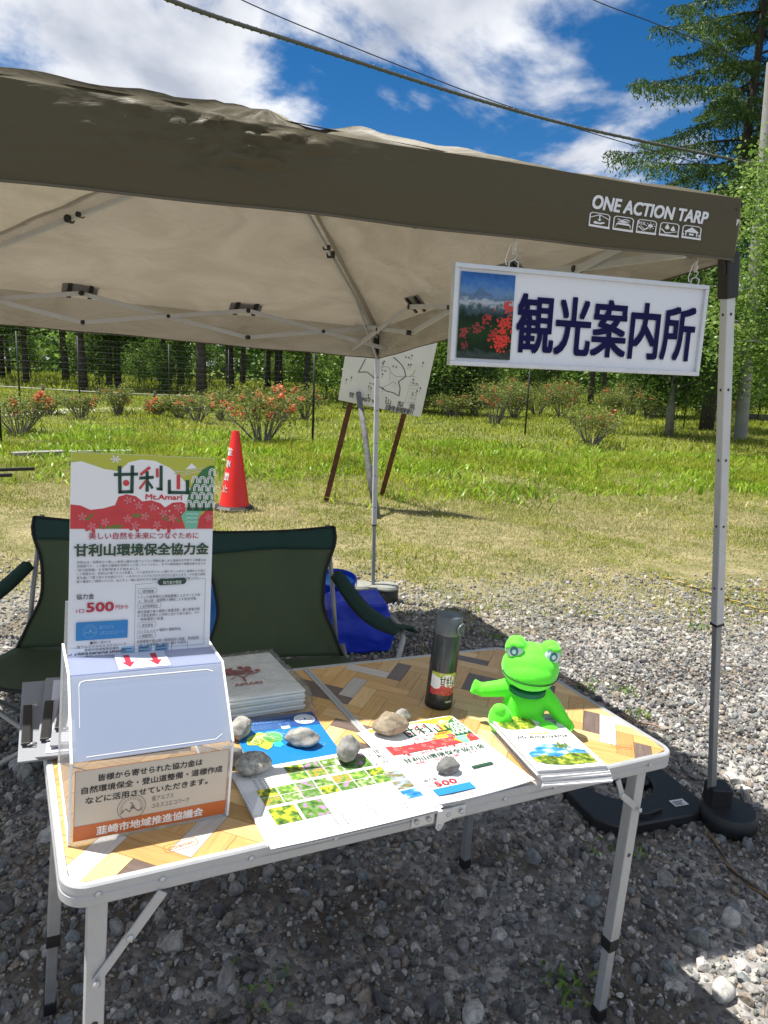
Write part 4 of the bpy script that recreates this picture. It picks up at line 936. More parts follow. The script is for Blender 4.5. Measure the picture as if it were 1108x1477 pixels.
S.text('dkgreen', '甘利山環境保全協力金', X(105), Y(645), .0185, width=X(963)-X(105), bold=.035)
sm = dict(res=1)
for i, (tx, wd) in enumerate((('甘利山は、四季折々の美しい自然と雄大な南アルプスの景観を楽しめる韮崎市を代表する貴重な自', 1), ('然資源です。この豊かな環境を次世代へと残していくために、市では環境保全や整備活動を支える', 1), ('「協力金制度」を令和7年度より始めました。', .47), ('この取組みは、甘利山や南アルプスを愛し、その自然を守りたいと願う多くの方々と韮崎市とを協力', 1), ('金を通じて繋ぐ新たな仕組みです。一人ひとりの小さな力が大きな力に変わります。ぜひ協力金制', 1), ('度の趣旨にご賛同いただき、私たちと一緒に自然を守る活動に参加していただければ幸いです。', .95))):
    S.text('ink', tx, X(120), Y(694+i*22.5), .0042, width=(X(948)-X(120))*wd, **sm)
S.text('ink', '協力金', X(120), Y(902), .0085, width=X(227)-X(120), bold=.01); S.text('wine', '1口', X(122), Y(982), .0065, width=X(168)-X(122), bold=.015); S.text('wine', '500', X(184), Y(980), .0155, width=X(348)-X(184), bold=.035); S.text('wine', '円から', X(362), Y(970), .0068, width=X(440)-X(362), bold=.015)
S.rect('blue', X(122), Y(1147), X(440), Y(1040)); S.layer(); emblem(S, 'ltblue', X(205), Y(1095), .0105); S.text('ltblue', '南アルプス', X(265), Y(1085), .0060, width=X(350)-X(265)); S.text('ltblue', 'ユネスコエコパーク', X(265), Y(1118), .0060, width=X(415)-X(265))
for i, (tx, x0, x1) in enumerate((('■問い合わせ', 208, 335), ('南アルプスユネスコエコパーク', 130, 432), ('韮崎市地域推進協議会', 175, 388), ('（事務局 韮崎市役所商工観光課内）', 128, 430), ('電話:0551-45-9158', 178, 380))): S.text('ink', tx, X(x0), Y(1172+i*20), .0044, width=X(x1)-X(x0), **sm)
S.line('grey', [(X(484), Y(828)), (X(484), Y(1222)), (X(950), Y(1222)), (X(950), Y(805))], .0005, True)
S.poly('dkgreen', [(X(640), Y(838)), (X(628), Y(825)), (X(628), Y(812)), (X(640), Y(800)), (X(805), Y(796)), (X(817), Y(808)), (X(817), Y(822)), (X(805), Y(835))]); S.layer(); S.text('white', '協力金の使途', X(662), Y(830), .0055, width=X(785)-X(662))
for y, t1, ls in ((870, '1. 環境整備', ('トイレや駐車場など施設整備によるサービス向', '上、登山道・道標等の補修による安全対策。')), (960, '2. 自然環境保全', ('植生保護や希少植物の保護活動・鹿の食害対策', 'など野生動物との共存に向けた取り組み、マナ', 'ー啓発看板の設置。')), (1078, '3. 普及啓発', ('パンフレットの増刷や情報発信。',)), (1142, '4. 調査研究', ('利用者数や登山道の環境負荷の調査、気候変動', 'に伴う自然環境の変化に関する研究。'))):
    w_ = 22*len(t1)-12; S.text('ink', t1, X(514), Y(y+10), .0052, width=X(514+w_*.62)-X(514)); S.line('grey', [(X(505), Y(y+16)), (X(500), Y(y)), (X(505), Y(y-16)), (X(520+w_*.68), Y(y-18)), (X(527+w_*.68), Y(y-2)), (X(520+w_*.68), Y(y+14))], .0005, True)
    for i, l in enumerate(ls): S.text('ink', l, X(500), Y(y+44+i*23), .0050, width=(X(925)-X(500))*len(l)/21.5, **sm)
S.build(po, {'ink': 'lettering', 'wine': 'lettering', 'dkgreen': 'heading', 'white': 'illustration', 'red': 'illustration', 'green': 'illustration', 'yg': 'illustration'})
# strip of printed tables at the poster's foot
S = Sheet(); S.z = .0012; S.rect('pale', .0, -.006, PWD, .014); S.layer()
for i in range(5): S.rect('ltblue', X(400+i*110), .0005, X(400+i*110)+.022, .012) if i < 3 else S.line('navy', [(X(400+i*110), -.004), (X(400+i*110), .013)], .0005)
for i in range(26): S.rect('navy', X(80+i*12), .003+(i % 3)*.001, X(80+i*12+8), .005+(i % 2)*.001)
for i in range(3): S.rect('navy', X(405+i*110), .002, X(405+i*110)+.018, .004); S.rect('navy', X(405+i*110), .007, X(405+i*110)+.016, .009)
S.build(po, {})

# ================================================================== WRAPPED BAGS
bg = empty('wrapped_bag_stack', PL(.275, .385, .001, 2), 'stack of translucent plastic bags with a red flower tree print in crinkled clear wrapping', 'bag stack')
BAGM = mat('bag_film', (.80, .82, .78), .4, noise=.03); WRAP = None
for k in range(7):
    mb = MB(); o = .002*math.sin(k*2.1); mb.box((.115+o, .105+.002*math.cos(k*3), .004+k*.0066), (.222, .212, .0056)); ob = mb.build('bag_bundle', BAGM, bg, bevel=.002)
vs = []; fs = []; nn = 44
hw_, hd_ = .120, .112
for j in range(nn+1):
    for i in range(nn+1):
        a, b = (i/nn)*2-1, (j/nn)*2-1; ex = max(abs(a), abs(b)); x = a*hw_*1.13; y = b*hd_*1.13
        z = .0535 if ex < .86 else .0535*(1-((ex-.86)/.14)**1.2)+.0
        x = max(-hw_-.003, min(hw_+.003, x)) if ex < .985 else x; y = max(-hd_-.003, min(hd_+.003, y)) if ex < .985 else y
        f = mn.noise(Vector((a*4, b*4, 3)))*.0045+abs(mn.noise(Vector((a*11+b*3, b*9-a*6, 8))))*.0055
        vs.append((x+.115+f*.6*(a > .7), y+.105, max(.001, z+f*(1 if ex < .86 else .5))))
for j in range(nn):
    for i in range(nn): k = j*(nn+1)+i; fs.append((k, k+1, k+nn+2, k+nn+1))
m = bpy.data.materials.new('clear_wrap'); m.use_nodes = True; nt = m.node_tree; N = nt.nodes; L = nt.links; N.clear(); out = N.new('ShaderNodeOutputMaterial')
gl = N.new('ShaderNodeBsdfGlossy'); gl.inputs['Roughness'].default_value = .12; tr = N.new('ShaderNodeBsdfTransparent'); fz = N.new('ShaderNodeFresnel'); fz.inputs[0].default_value = 1.5; df = N.new('ShaderNodeBsdfDiffuse'); df.inputs[0].default_value = (.8, .82, .82, 1)
ma = N.new('ShaderNodeMath'); ma.operation = 'MULTIPLY_ADD'; ma.inputs[1].default_value = .6; ma.inputs[2].default_value = .02; L.new(fz.outputs[0], ma.inputs[0]); tcx = N.new('ShaderNodeTexCoord'); nz = N.new('ShaderNodeTexNoise'); nz.inputs['Scale'].default_value = 45; nz.inputs['Detail'].default_value = 4; nz.inputs['Distortion'].default_value = 2.5; L.new(tcx.outputs['Object'], nz.inputs['Vector'])
bp = N.new('ShaderNodeBump'); bp.inputs['Strength'].default_value = .9; bp.inputs['Distance'].default_value = .006; L.new(nz.outputs[0], bp.inputs['Height']); L.new(bp.outputs[0], gl.inputs['Normal']); L.new(bp.outputs[0], fz.inputs['Normal'])
m0 = N.new('ShaderNodeMixShader'); m0.inputs[0].default_value = .06; L.new(tr.outputs[0], m0.inputs[1]); L.new(df.outputs[0], m0.inputs[2]); mx = N.new('ShaderNodeMixShader'); L.new(ma.outputs[0], mx.inputs[0]); L.new(m0.outputs[0], mx.inputs[1]); L.new(gl.outputs[0], mx.inputs[2]); L.new(mx.outputs[0], out.inputs[0])
MB().add(vs, fs).build('clear_wrap', m, bg, smooth=True)
S = Sheet(lambda x, y, z: (x, y, z+.0485)); rb = random.Random(4); S.z = .0004
for k in range(46):
    a = rb.random()*math.pi; r = rb.random(); x = .115+.050*r*math.cos(a)*1.0; y = .105+.030*math.sin(a)*r+.008
    S.circ('bagred', x, y, rb.uniform(.004, .009), 7)
S.line('bagred', [(.118, .070), (.118, .092), (.110, .108), (.085, .114)], .004); S.line('bagred', [(.118, .09), (.135, .104), (.16, .108)], .004); S.line('bagred', [(.104, .098), (.09, .088)], .003)
S.text('bagred', 'AMARI', .088, .054, .011, bold=.03, width=.062); C['bagred'] = (.40, .05, .05)
S.build(bg, {'bagred': 'flower_print'})

# ================================================================== PAPERS
def sheet(name, u, v, h, yaw, w, d, label, cat, group=None, curl=0, th=.0004, m=PAPER):
    e = empty(name, PL(u, v, h, yaw)); tag(e, label, cat, group); mb = MB(); nx_, ny_ = 10, 8; vs = []; fs = []
    hz = lambda x, y: curl*((x/w)**3)*((1-y/d)**2)+curl*.4*max(0, (1-x/w)-.8)*5*(1-y/d)
    for zz in (0, th):
        for j in range(ny_+1):
            for i in range(nx_+1): x, y = w*i/nx_, d*j/ny_; vs.append((x, y, zz+hz(x, y)))
    n1 = (nx_+1)*(ny_+1)
    for j in range(ny_):
        for i in range(nx_): k = j*(nx_+1)+i; fs.append((k+n1, k+1+n1, k+nx_+2+n1, k+nx_+1+n1)); fs.append((k, k+nx_+1, k+nx_+2, k+1))
    rim = [i for i in range(nx_+1)]+[(nx_+1)*(j+1)+nx_ for j in range(ny_)]+[(nx_+1)*ny_+i for i in range(nx_-1, -1, -1)]+[(nx_+1)*j for j in range(ny_-1, 0, -1)]
    for a, b in zip(rim, rim[1:]+rim[:1]): fs.append((a, b, b+n1, a+n1))
    mb.add(vs, fs); mb.build('sheet' if cat != 'booklet' else 'pages', m, e); return e, (lambda x, y, z: (x, y, z+th+hz(x, y)))
rs = random.Random(8)
# flyers
FU, FV, FY = .288, -.012, .5; nfl = 7
for k in range(nfl):
    top = k == nfl-1; dx, dy, da = ((0, 0, 0) if top else (rs.uniform(-.010, .010), rs.uniform(-.008, .006), rs.uniform(-1.6, 1.6)))
    e, fn = sheet('flower_flyer', FU+dx, FV+dy, .0012+k*.0011, FY+da, .297, .208, 'top white flyer covered in rows of small wildflower photographs' if top else 'one of the flyers lying under the top wildflower flyer', 'flyer', 'wildflower flyers on the table', curl=.003 if not top else .0015, th=.0008)
ft = e
def pic(name, kind):
    st = {'yel': [(.3, (.02, .05, .01)), (.5, (.12, .22, .03)), (.62, (.75, .60, .03)), (.7, (.85, .75, .10))], 'pur': [(.3, (.03, .08, .02)), (.52, (.12, .25, .05)), (.64, (.42, .16, .45)), (.72, (.6, .35, .6))],
          'wht': [(.3, (.03, .07, .02)), (.5, (.16, .28, .06)), (.6, (.4, .45, .3)), (.68, (.8, .8, .75))], 'org': [(.3, (.03, .07, .02)), (.5, (.2, .3, .05)), (.62, (.65, .18, .05)), (.72, (.75, .35, .15))], 'grn': [(.3, (.03, .08, .02)), (.5, (.12, .26, .04)), (.65, (.35, .50, .10)), (.75, (.6, .5, .6))],
          'sky': [(.3, (.01, .10, .45)), (.5, (.05, .25, .65)), (.62, (.5, .6, .75)), (.7, (.8, .82, .85))], 'hil': [(.3, (.05, .10, .03)), (.45, (.20, .16, .06)), (.6, (.25, .35, .45)), (.7, (.45, .55, .7))], 'wood': [(.3, (.02, .05, .01)), (.5, (.12, .18, .02)), (.65, (.40, .45, .05)), (.75, (.6, .62, .2))], 'dusk': [(.3, (.05, .03, .10)), (.5, (.25, .18, .40)), (.7, (.65, .45, .5))]}[kind]
    return ramp_mat('picture_'+name, st, scale={'sky': 26, 'hil': 40, 'dusk': 30, 'wood': 90}.get(kind, 75)+hash_(name) % 20, detail=5, rough=.4, aniso=(1, 2.2, 1) if kind in ('sky', 'hil', 'dusk') else (1, 1, 1))
def hash_(s): return sum(ord(c)*(i+1) for i, c in enumerate(s))
def picture(parent, fn, x0, y0, x1, y1, name, kind, z=.0006, oval=False):
    m = MB()
    if oval:
        cx, cy, rx, ry = (x0+x1)/2, (y0+y1)/2, (x1-x0)/2, (y1-y0)/2; m.poly([(cx+rx*math.copysign(abs(math.cos(a))**.6, math.cos(a)), cy+ry*math.copysign(abs(math.sin(a))**.6, math.sin(a))) for a in [i*math.pi/16 for i in range(32)]], z)
    else: m.rect(x0, y0, x1, y1, z)
    m.v = [fn(*v) for v in m.v]; return m.build('picture', pic(name, kind), parent)
kinds = ['yel', 'pur', 'wht', 'grn', 'org', 'wht', 'yel', 'grn', 'pur', 'wht', 'org', 'grn', 'yel', 'org', 'wht', 'pur']; kk = 0
def cell(c, r, w=1, h=1, kind=None):
    global kk
    x0 = .022+c*.0345; y1 = .196-r*.0245-(0.006 if r >= 2 else 0)-(.006 if r >= 4 else 0)
    picture(ft, fn, x0, y1-.0225*h-(h-1)*.002, x0+.0325*w+(w-1)*.002, y1, 'flower_%d' % kk, kind or kinds[kk % 16]); kk += 1
for r in (0, 1):
    for c in (2, 3, 4): cell(c, r)
for r in (2, 3):
    for c in range(0, 7): cell(c, r)
cell(5, 0, 1.7, 2, 'pur')
cell(0, 4, 1.35, 1.9, 'yel'); cell(1.45, 4, 1.35, 1.9, 'pur')
for i, kd in enumerate(('hil', 'hil', 'sky')): picture(ft, fn, .256, .094-i*.030, .290, .120-i*.030, 'view_%d' % i, kd)
S = Sheet(fn); S.z = .0006
for i, ch in enumerate('甘利山'): S.text('ink', ch, .272, .186-i*.017, .013, bold=.01)
for i, ch in enumerate('花ごよみ'): S.text('ink', ch, .254, .178-i*.015, .0105)
for r in range(7): S.text('ink', '春から秋まで山を彩る花々を季節ごとに紹介しています登山道で'[:26-(r == 6)*8], .112, .040-r*.0055, .0032, width=.135*(.7 if r == 6 else 1), res=1)
S.text('teal', '花の見ごろカレンダー', .022, .178, .0045, width=.05, res=1)
for r in range(5):
    for c in range(5): S.rect('grey', .024+c*.010, .168-r*.006, .030+c*.010, .1695-r*.006)
S.build(ft, {'grey': 'lettering', 'teal': 'lettering'})
# blue leaflet
bl, fb = sheet('map_leaflet', .325, .185, .001, -3, .178, .205, 'blue leaflet with a green and yellow area map partly under the flower flyers', 'leaflet', th=.0012, m=mat('leaflet_blue', (.012, .17, .46), .3, noise=.04, nscale=9))
S = Sheet(fb); S.z = .0005; S.rect('navy', 0, .150, .178, .205); S.layer()
S.text('ltblue', '南アルプスユネスコエコパーク', .036, .176, .0075, width=.085, bold=.01)
for i in range(5): S.text('ltblue', '自然と人が共に生きる山のふもとの暮らしと文化', .036, .168-i*.0042, .0025, width=.08, res=1)
S.circ('pale', .152, .176, .0225, 22, .020); S.rect('pale', .095, .146, .112, .156); S.layer(); emblem(S, 'navy', .152, .176, .018)
rl = random.Random(2)
def blobp(cx, cy, rx, ry, n=16, j=.25): return [(cx+rx*(1+rl.uniform(-j, j))*math.cos(2*math.pi*i/n), cy+ry*(1+rl.uniform(-j, j))*math.sin(2*math.pi*i/n)) for i in range(n)]
S.poly('lime', blobp(.045, .112, .026, .030)); S.poly('mapgreen', blobp(.068, .118, .020, .018)); S.poly('yg', blobp(.030, .108, .016, .014)); S.poly('mapcyan', blobp(.07, .092, .010, .012)); C['mapgreen'] = (.08, .45, .12); C['mapcyan'] = (.03, .50, .50); S.layer()
for q in range(5): S.line('white', blobp(.045+q*.006, .108+q*.003, .02+q*.002, .02, 10, .35)[:7], .0006)
for (x, y) in ((.11, .13), (.13, .10), (.105, .075), (.14, .135), (.15, .07), (.09, .14), (.125, .06)): S.line('ltblue', blobp(x, y, .008, .006, 9, .4), .0006, True)
S.build(bl, {'ltblue': 'line_drawing', 'lime': 'map_area', 'mapgreen': 'map_area', 'mapcyan': 'map_area', 'yg': 'map_area'})
# information sheets with the same illustration
IU, IV, IY = .590, -.006, 1.0
for k in range(5):
    top = k == 4; dx, dy, da = ((0, 0, 0) if top else (rs.uniform(-.012, .004), rs.uniform(-.004, .006), rs.uniform(-2.0, 2.0)))
    e, fn = sheet('information_sheet', IU+dx, IV+dy, .0012+k*.0013, IY+da, .215, .275, 'top red and yellow headed information sheet pinned by a brown and a dark stone' if top else 'one of the sheets lying under the top red headed information sheet', 'information sheet', 'information sheets on the table', curl=.006, th=.0008)
S = Sheet(fn); S.z = .0006; W2, H2 = .215, .275
banner(S, .004, .165, W2-.008, .106); S.layer(); X = lambda px: (px-75)/918*W2; Y = lambda py: (1245-py)/1195*H2
S.text('wine', '美しい自然を未来につなぐために', .03, .1535, .0085, width=.155, bold=.01); S.text('dkgreen', '甘利山環境保全協力金', .012, .134, .0150, width=.19, bold=.016); S.text('wine', '皆様のご協力をお願いします。', .03, .1235, .0075, width=.15, bold=.01)
for i in range(6): S.text('ink', '甘利山は、四季折々の美しい自然と雄大な南アルプスの景観を楽しめる貴重な自然資源です。', .012, .114-i*.0052, .0036, width=.19*(1 if i != 2 else .5), res=1)
S.text('ink', '協力金', .012, .066, .0085, width=.03, bold=.01); S.text('wine', '1口', .012, .048, .0065, width=.012, bold=.02); S.text('wine', '500', .027, .047, .0150, width=.046, bold=.024); S.text('wine', '円から', .076, .049, .0068, width=.02, bold=.01)
S.rect('blue', .012, .020, .094, .040); S.layer(); emblem(S, 'ltblue', .034, .030, .008); S.text('ltblue', 'ユネスコエコパーク', .048, .027, .0055, width=.035)
for i in range(3): S.text('ink', '韮崎市地域推進協議会 事務局', .016, .013-i*.005, .0036, width=.07, res=1)
S.line('grey', [(.104, .012), (.205, .012), (.205, .078), (.104, .078)], .0005, True); S.rect('dkgreen', .128, .074, .176, .083)
for i in range(10): S.text('ink', '登山道道標等の補修による安全対策植生保護', .108, .068-i*.0055, .0036, width=.092*rl.uniform(.6, 1), res=1)
S.build(e, {'ink': 'lettering', 'wine': 'lettering', 'dkgreen': 'heading', 'red': 'illustration', 'green': 'illustration', 'white': 'illustration', 'yg': 'illustration'})
# booklets
nb = 9
for k in range(nb):
    top = k == nb-1; dx, dy, da = ((0, 0, 0) if top else (rs.uniform(-.004, .004)+(.0016)*(nb-1-k)*.6, rs.uniform(-.004, .003)-.0012*(nb-1-k), rs.uniform(-1.5, 1.5)))
    e, fn = sheet('booklet', .805+dx, -.006+dy, .0012+k*.0036, -11+da, .150, .212, 'top white booklet with a mountain scenery cover in front of the green frog' if top else 'one of the white booklets stacked under the top mountain booklet', 'booklet', 'mountain booklets on the table', curl=.0012, th=.0033)
picture(e, fn, .004, .150, .088, .206, 'forest', 'wood', oval=True); picture(e, fn, .102, .162, .140, .192, 'dusk', 'dusk', oval=True)
S = Sheet(fn); S.z = .0006; hill_ = [(.012, .030)]+[(.012+.126*i/20, .060+.030*math.sin(math.pi*min(1, i/20*1.05))**1.2) for i in range(21)]+[(.138, .012), (.07, .010), (.03, .018)]
mb = MB(); mb.poly(hill_, .0006); mb.v = [fn(*v) for v in mb.v]; mb.build('picture', pic('summit_sky', 'sky'), e)
mb = MB(); mb.poly([(.012, .030), (.012, .044), (.04, .050), (.07, .040), (.10, .052), (.138, .046), (.138, .012), (.07, .010), (.03, .018)], .0009); mb.v = [fn(*v) for v in mb.v]; mb.build('picture', pic('summit_meadow', 'wood'), e)
mb = MB()
for _ in range(26): a = rl.uniform(0, 6.3); r = rl.uniform(0, .015); mb.poly([(.098+r*math.cos(a)*1.2+.004*math.cos(q*1.05), .078+r*.8*math.sin(a)+.003*math.sin(q*1.05)) for q in range(6)], .0012)
mb.poly([(.099, .045), (.102, .045), (.1, .075), (.098, .075)], .0012); mb.v = [fn(*v) for v in mb.v]; mb.build('tree_print', mat('tree_ink', (.10, .16, .03), .5), e)
S.text('ink', 'Mt.Amariyama', .018, .112, .013, width=.115, shear=.3, bold=.009); S.text('grey', '甘利山ガイドブック', .045, .103, .0035, width=.05, res=1); S.text('grey', 'WALKING GUIDE BOOK', .03, .138, .003, width=.075)
for q in range(3): S.poly('lime', [(.052+q*.016, .128), (.060+q*.016, .135), (.070+q*.016, .128)])
for q in range(5): S.ring('grey', rl.uniform(.02, .13), rl.uniform(.09, .16), .002, .0005, 6)
S.ring('grey', .118, .205-.006, .0045, .0006, 12); S.build(e, {'grey': 'lettering'})

# ================================================================== STONES on the papers
ST1 = stone_mat('stone_grey', (.17, .165, .15), (.40, .39, .36), 28); ST2 = stone_mat('stone_brown', (.16, .13, .09), (.38, .32, .23), 34); ST3 = stone_mat('stone_dark', (.09, .09, .09), (.22, .22, .21), 30); ST4 = stone_mat('stone_speckled', (.12, .115, .10), (.52, .51, .47), 70)
def rock(px, py, wpx, hpx, seed, m, label, h0=.001, yaw=0, asp=.8, ang=0):
    u, v = tabuv(px, py+hpx*.22, h0); dist = (TM @ Vector((u, v, 0))-CAM).dot(_F); R = wpx/2*dist/FPX; Hh = hpx/2*dist/FPX*.84
    bm = bmesh.new(); bmesh.ops.create_icosphere(bm, subdivisions=4, radius=1)
    rr = random.Random(seed); off = Vector((seed*3.1, seed*1.7, seed)); planes = [(Vector((rr.uniform(-1, 1), rr.uniform(-1, 1), rr.uniform(-.3, 1))).normalized(), rr.uniform(.66, .86)) for _ in range(9)]
    for vt in bm.verts:
        p = vt.co.copy()
        for n, d in planes:
            e_ = p.dot(n)-d
            if e_ > 0: p -= n*e_*.85
        p *= 1+.16*mn.noise(p*1.4+off)+.05*mn.noise(p*4+off)+.02*mn.noise(p*11+off); vt.co = Vector((p.x*R*1.12, p.y*R*asp*1.05, p.z*Hh*1.15))
    zmin = min(v_.co.z for v_ in bm.verts)*.86
    for vt in bm.verts: vt.co.z = max(vt.co.z-zmin, 0.0)
    me = bpy.data.meshes.new('stone'); bm.to_mesh(me); bm.free(); me.materials.append(m); me.polygons.foreach_set('use_smooth', [True]*len(me.polygons))
    o = link('stone', me); o.matrix_world = PL(u, v, h0, yaw); tag(o, label, 'stone', 'stones weighing down the papers'); return o
rock(343, 1056, 40, 33, 1, ST1, 'pale grey stone at the right edge of the donation box beside the wrapped bags', .001, 30)
rock(334, 1096, 34, 34, 2, ST1, 'grey stone mostly hidden behind the front right corner of the donation box', .001, 10)
rock(365, 1105, 50, 35, 3, ST4, 'speckled rounded grey stone on the left corner of the flower flyer', .009, 5, .75)
rock(437, 1068, 46, 28, 4, ST1, 'flat angular grey stone lying on the blue map leaflet', .0025, -20, .7)
rock(501, 1087, 43, 43, 5, ST1, 'upright angular grey stone on the upper edge of the flower flyer', .009, 40, .75)
rock(561, 1050, 49, 36, 6, ST2, 'largest brown rounded stone on the corner of the red headed sheets', .008, 0, .8)
rock(579, 1035, 24, 19, 7, ST1, 'small pale stone tucked just behind the large brown stone', .001, 0, .8)
rock(645, 1107, 36, 22, 8, ST3, 'small smooth dark grey stone in the middle of the information sheet', .008, 0, .75)

# ================================================================== BOTTLE
bu, bv = tabuv(632, 1016)
bt = empty('thermos_bottle', PL(bu, bv, .0005, 0), 'dark grey steel vacuum bottle with push button lid and illustrated sticker', 'bottle')
BC = mat('bottle_grey', (.045, .052, .058), .28, .5, noise=.05, nscale=50, coat=.2)
smooth_angle(MB().lathe([(.0285, 0), (.0305, .002), (.0310, .006), (.0310, .165), (.0305, .172)], 48).build('body', BC, bt), 50)
smooth_angle(MB().lathe([(.0300, .1725), (.0312, .174), (.0312, .186), (.0308, .196), (.0300, .207), (.0270, .214), (.015, .2165), (.0, .217)], 48, cap=False).build('lid', mat('lid_grey', (.10, .115, .125), .35), bt), 50)
MB().lathe([(.0305, 0), (.0312, .001), (.0312, .012), (.0308, .013)], 40).build('base_band', BLACK, bt, smooth=True)
yb = R_(-20)
def cyl(xa, z, r=.0313): a = xa/.031-math.pi/2+yb; return (r*math.cos(a), r*math.sin(a), z)
S = Sheet(); banner(S, -.0330, .036, .078, .052, True); S.z += .0001; S.text('white', 'THERMOS', .006, .018, .0045, width=.018, bold=.02)
for c, m_ in S.g.items():
    me = m_.mesh('sticker', cm(c)); bm = bmesh.new(); bm.from_mesh(me)
    for q in range(-14, 15): bmesh.ops.bisect_plane(bm, geom=bm.verts[:]+bm.edges[:]+bm.faces[:], plane_co=(q*.0021, 0, 0), plane_no=(1, 0, 0))
    for v_ in bm.verts: v_.co = Vector(cyl(v_.co.x, v_.co.y, .0311+v_.co.z*.35))
    bm.to_mesh(me); bm.free(); link('sticker_print' if c != 'white' else 'sticker', me, bt)
bb = MB(); bb.lathe([(.009, 0), (.010, .001), (.010, .004), (.0085, .006), (.0055, .0065)], 20)
vv = []
for x, y, z in bb.v: vv.append((x, -(.0295+z), y+.190))
bb.v = vv; bn = bb.build('push_button', mat('button_grey', (.07, .08, .085), .3), bt, Matrix.Rotation(R_(25), 4, 'Z'), smooth=True)
bb = MB(); bb.tube([(.0125*math.cos(a), -.0315-.003*abs(math.sin(a)), .190+.0125*math.sin(a)) for a in [i*math.pi/8 for i in range(17)]], .0022, 8); bb.build('lock_ring', mat('lock_ring', (.16, .17, .175), .3, .3), bt, Matrix.Rotation(R_(25), 4, 'Z'), smooth=True)
bb = MB(); bb.box((0, .030, .176), (.016, .006, .014)); bb.build('hinge', BLACK, bt, Matrix.Rotation(R_(25), 4, 'Z'), bevel=.002)

# ================================================================== PLUSH FROG
fu, fv = tabuv(751, 1046)
fg = empty('plush_frog', PL(fu, fv, .0, -28.6-6) @ Matrix.Diagonal((.94, .96, 1.07, 1)), 'bright green stuffed frog toy sitting behind the booklets with arms spread', 'plush toy')
FGM = bpy.data.materials.new('frog_plush'); FGM.use_nodes = True; nt = FGM.node_tree; N = nt.nodes; L = nt.links; b = N['Principled BSDF']; b.inputs['Base Color'].default_value = (.10, .80, .02, 1); b.inputs['Roughness'].default_value = .75; b.inputs['Sheen Weight'].default_value = .25; b.inputs['Subsurface Weight'].default_value = .12; b.inputs['Subsurface Radius'].default_value = (.004, .01, .002)
tcx = N.new('ShaderNodeTexCoord'); nz = N.new('ShaderNodeTexNoise'); nz.inputs['Scale'].default_value = 160; nz.inputs['Detail'].default_value = 4; n2 = N.new('ShaderNodeTexNoise'); n2.inputs['Scale'].default_value = 24; L.new(tcx.outputs['Object'], nz.inputs['Vector']); L.new(tcx.outputs['Object'], n2.inputs['Vector']); ad = N.new('ShaderNodeMath'); ad.operation = 'MULTIPLY_ADD'; ad.inputs[1].default_value = 4; L.new(n2.outputs[0], ad.inputs[0]); L.new(nz.outputs[0], ad.inputs[2]); bp = N.new('ShaderNodeBump'); bp.inputs['Strength'].default_value = .35; bp.inputs['Distance'].default_value = .0015; L.new(ad.outputs[0], bp.inputs['Height']); L.new(bp.outputs[0], b.inputs['Normal'])
bm = bmesh.new()
def ell(c, r, rot=None):
    res = bmesh.ops.create_icosphere(bm, subdivisions=3, radius=1); M_ = T(c) @ (rot or Matrix.Identity(4)) @ Matrix.Diagonal((*r, 1)); bmesh.ops.transform(bm, matrix=M_, verts=res['verts'])
def limb(pts, rs_):
    for (a, ra), (b_, rb_) in zip(zip(pts[:-1], rs_[:-1]), zip(pts[1:], rs_[1:])):
        a, b_ = Vector(a), Vector(b_); n = max(3, int((b_-a).length/.004))
        for i in range(n+1): t = i/n; r = ra+(rb_-ra)*t; ell(a.lerp(b_, t), (r, r, r))
ell((0, 0, .044), (.050, .040, .048)); ell((0, .002, .075), (.040, .032, .030))
ell((0, -.006, .130), (.066, .052, .046)); ell((0, -.024, .122), (.057, .042, .034)); ell((0, -.002, .148), (.052, .042, .032))
ell((-.038, -.010, .168), (.026, .021, .026)); ell((.038, -.010, .168), (.026, .021, .026))
limb([(-.030, 0, .082), (-.065, -.008, .075), (-.100, -.014, .070)], [.020, .0175, .015]); ell((-.112, -.014, .072), (.015, .012, .015)); ell((-.118, -.014, .083), (.006, .007, .007)); ell((-.122, -.016, .064), (.007, .007, .006))
limb([(.030, 0, .082), (.062, -.010, .060), (.088, -.022, .036)], [.020, .0175, .015]); ell((.097, -.026, .028), (.017, .012, .013)); ell((.110, -.030, .026), (.007, .006, .006)); ell((.104, -.038, .020), (.007, .007, .006))
for sg in (-1, 1):
    limb([(sg*.022, -.015, .022), (sg*.045, -.040, .018)], [.020, .016]); ell((sg*.056, -.058, .032 if sg < 0 else .020), (.027, .018, .031 if sg < 0 else .020), Matrix.Rotation(R_(-12), 4, 'X') @ Matrix.Rotation(sg*R_(14), 4, 'Y')); sg > 0 or ell((sg*.062, -.062, .052), (.016, .012, .013))
me = bpy.data.meshes.new('frog_body'); bm.to_mesh(me); bm.free(); me.materials.append(FGM)
fb_ = link('body', me, fg); md = fb_.modifiers.new('remesh', 'REMESH'); md.mode = 'VOXEL'; md.voxel_size = .0024; md.use_smooth_shade = True; s_ = fb_.modifiers.new('smooth', 'SMOOTH'); s_.factor = .6; s_.iterations = 8
FK = mat('frog_dark_green', (.0, .13, .05), .7)
def on_head(az, el):  # point on the head surface, az/el in degrees from the face centre
    a, e_ = R_(az), R_(el); d = Vector((math.sin(a)*math.cos(e_), -math.cos(a)*math.cos(e_), math.sin(e_))); c = Vector((0, -.012, .128)); r = Vector((.0655, .0570, .0450)); k = 1/math.sqrt((d.x/r.x)**2+(d.y/r.y)**2+(d.z/r.z)**2); return c+d*k
pts = []
for i in range(41):
    t = i/40*2-1; pts.append(on_head(t*76, -13-2*math.cos(t*1.5)+9*abs(t)**3))
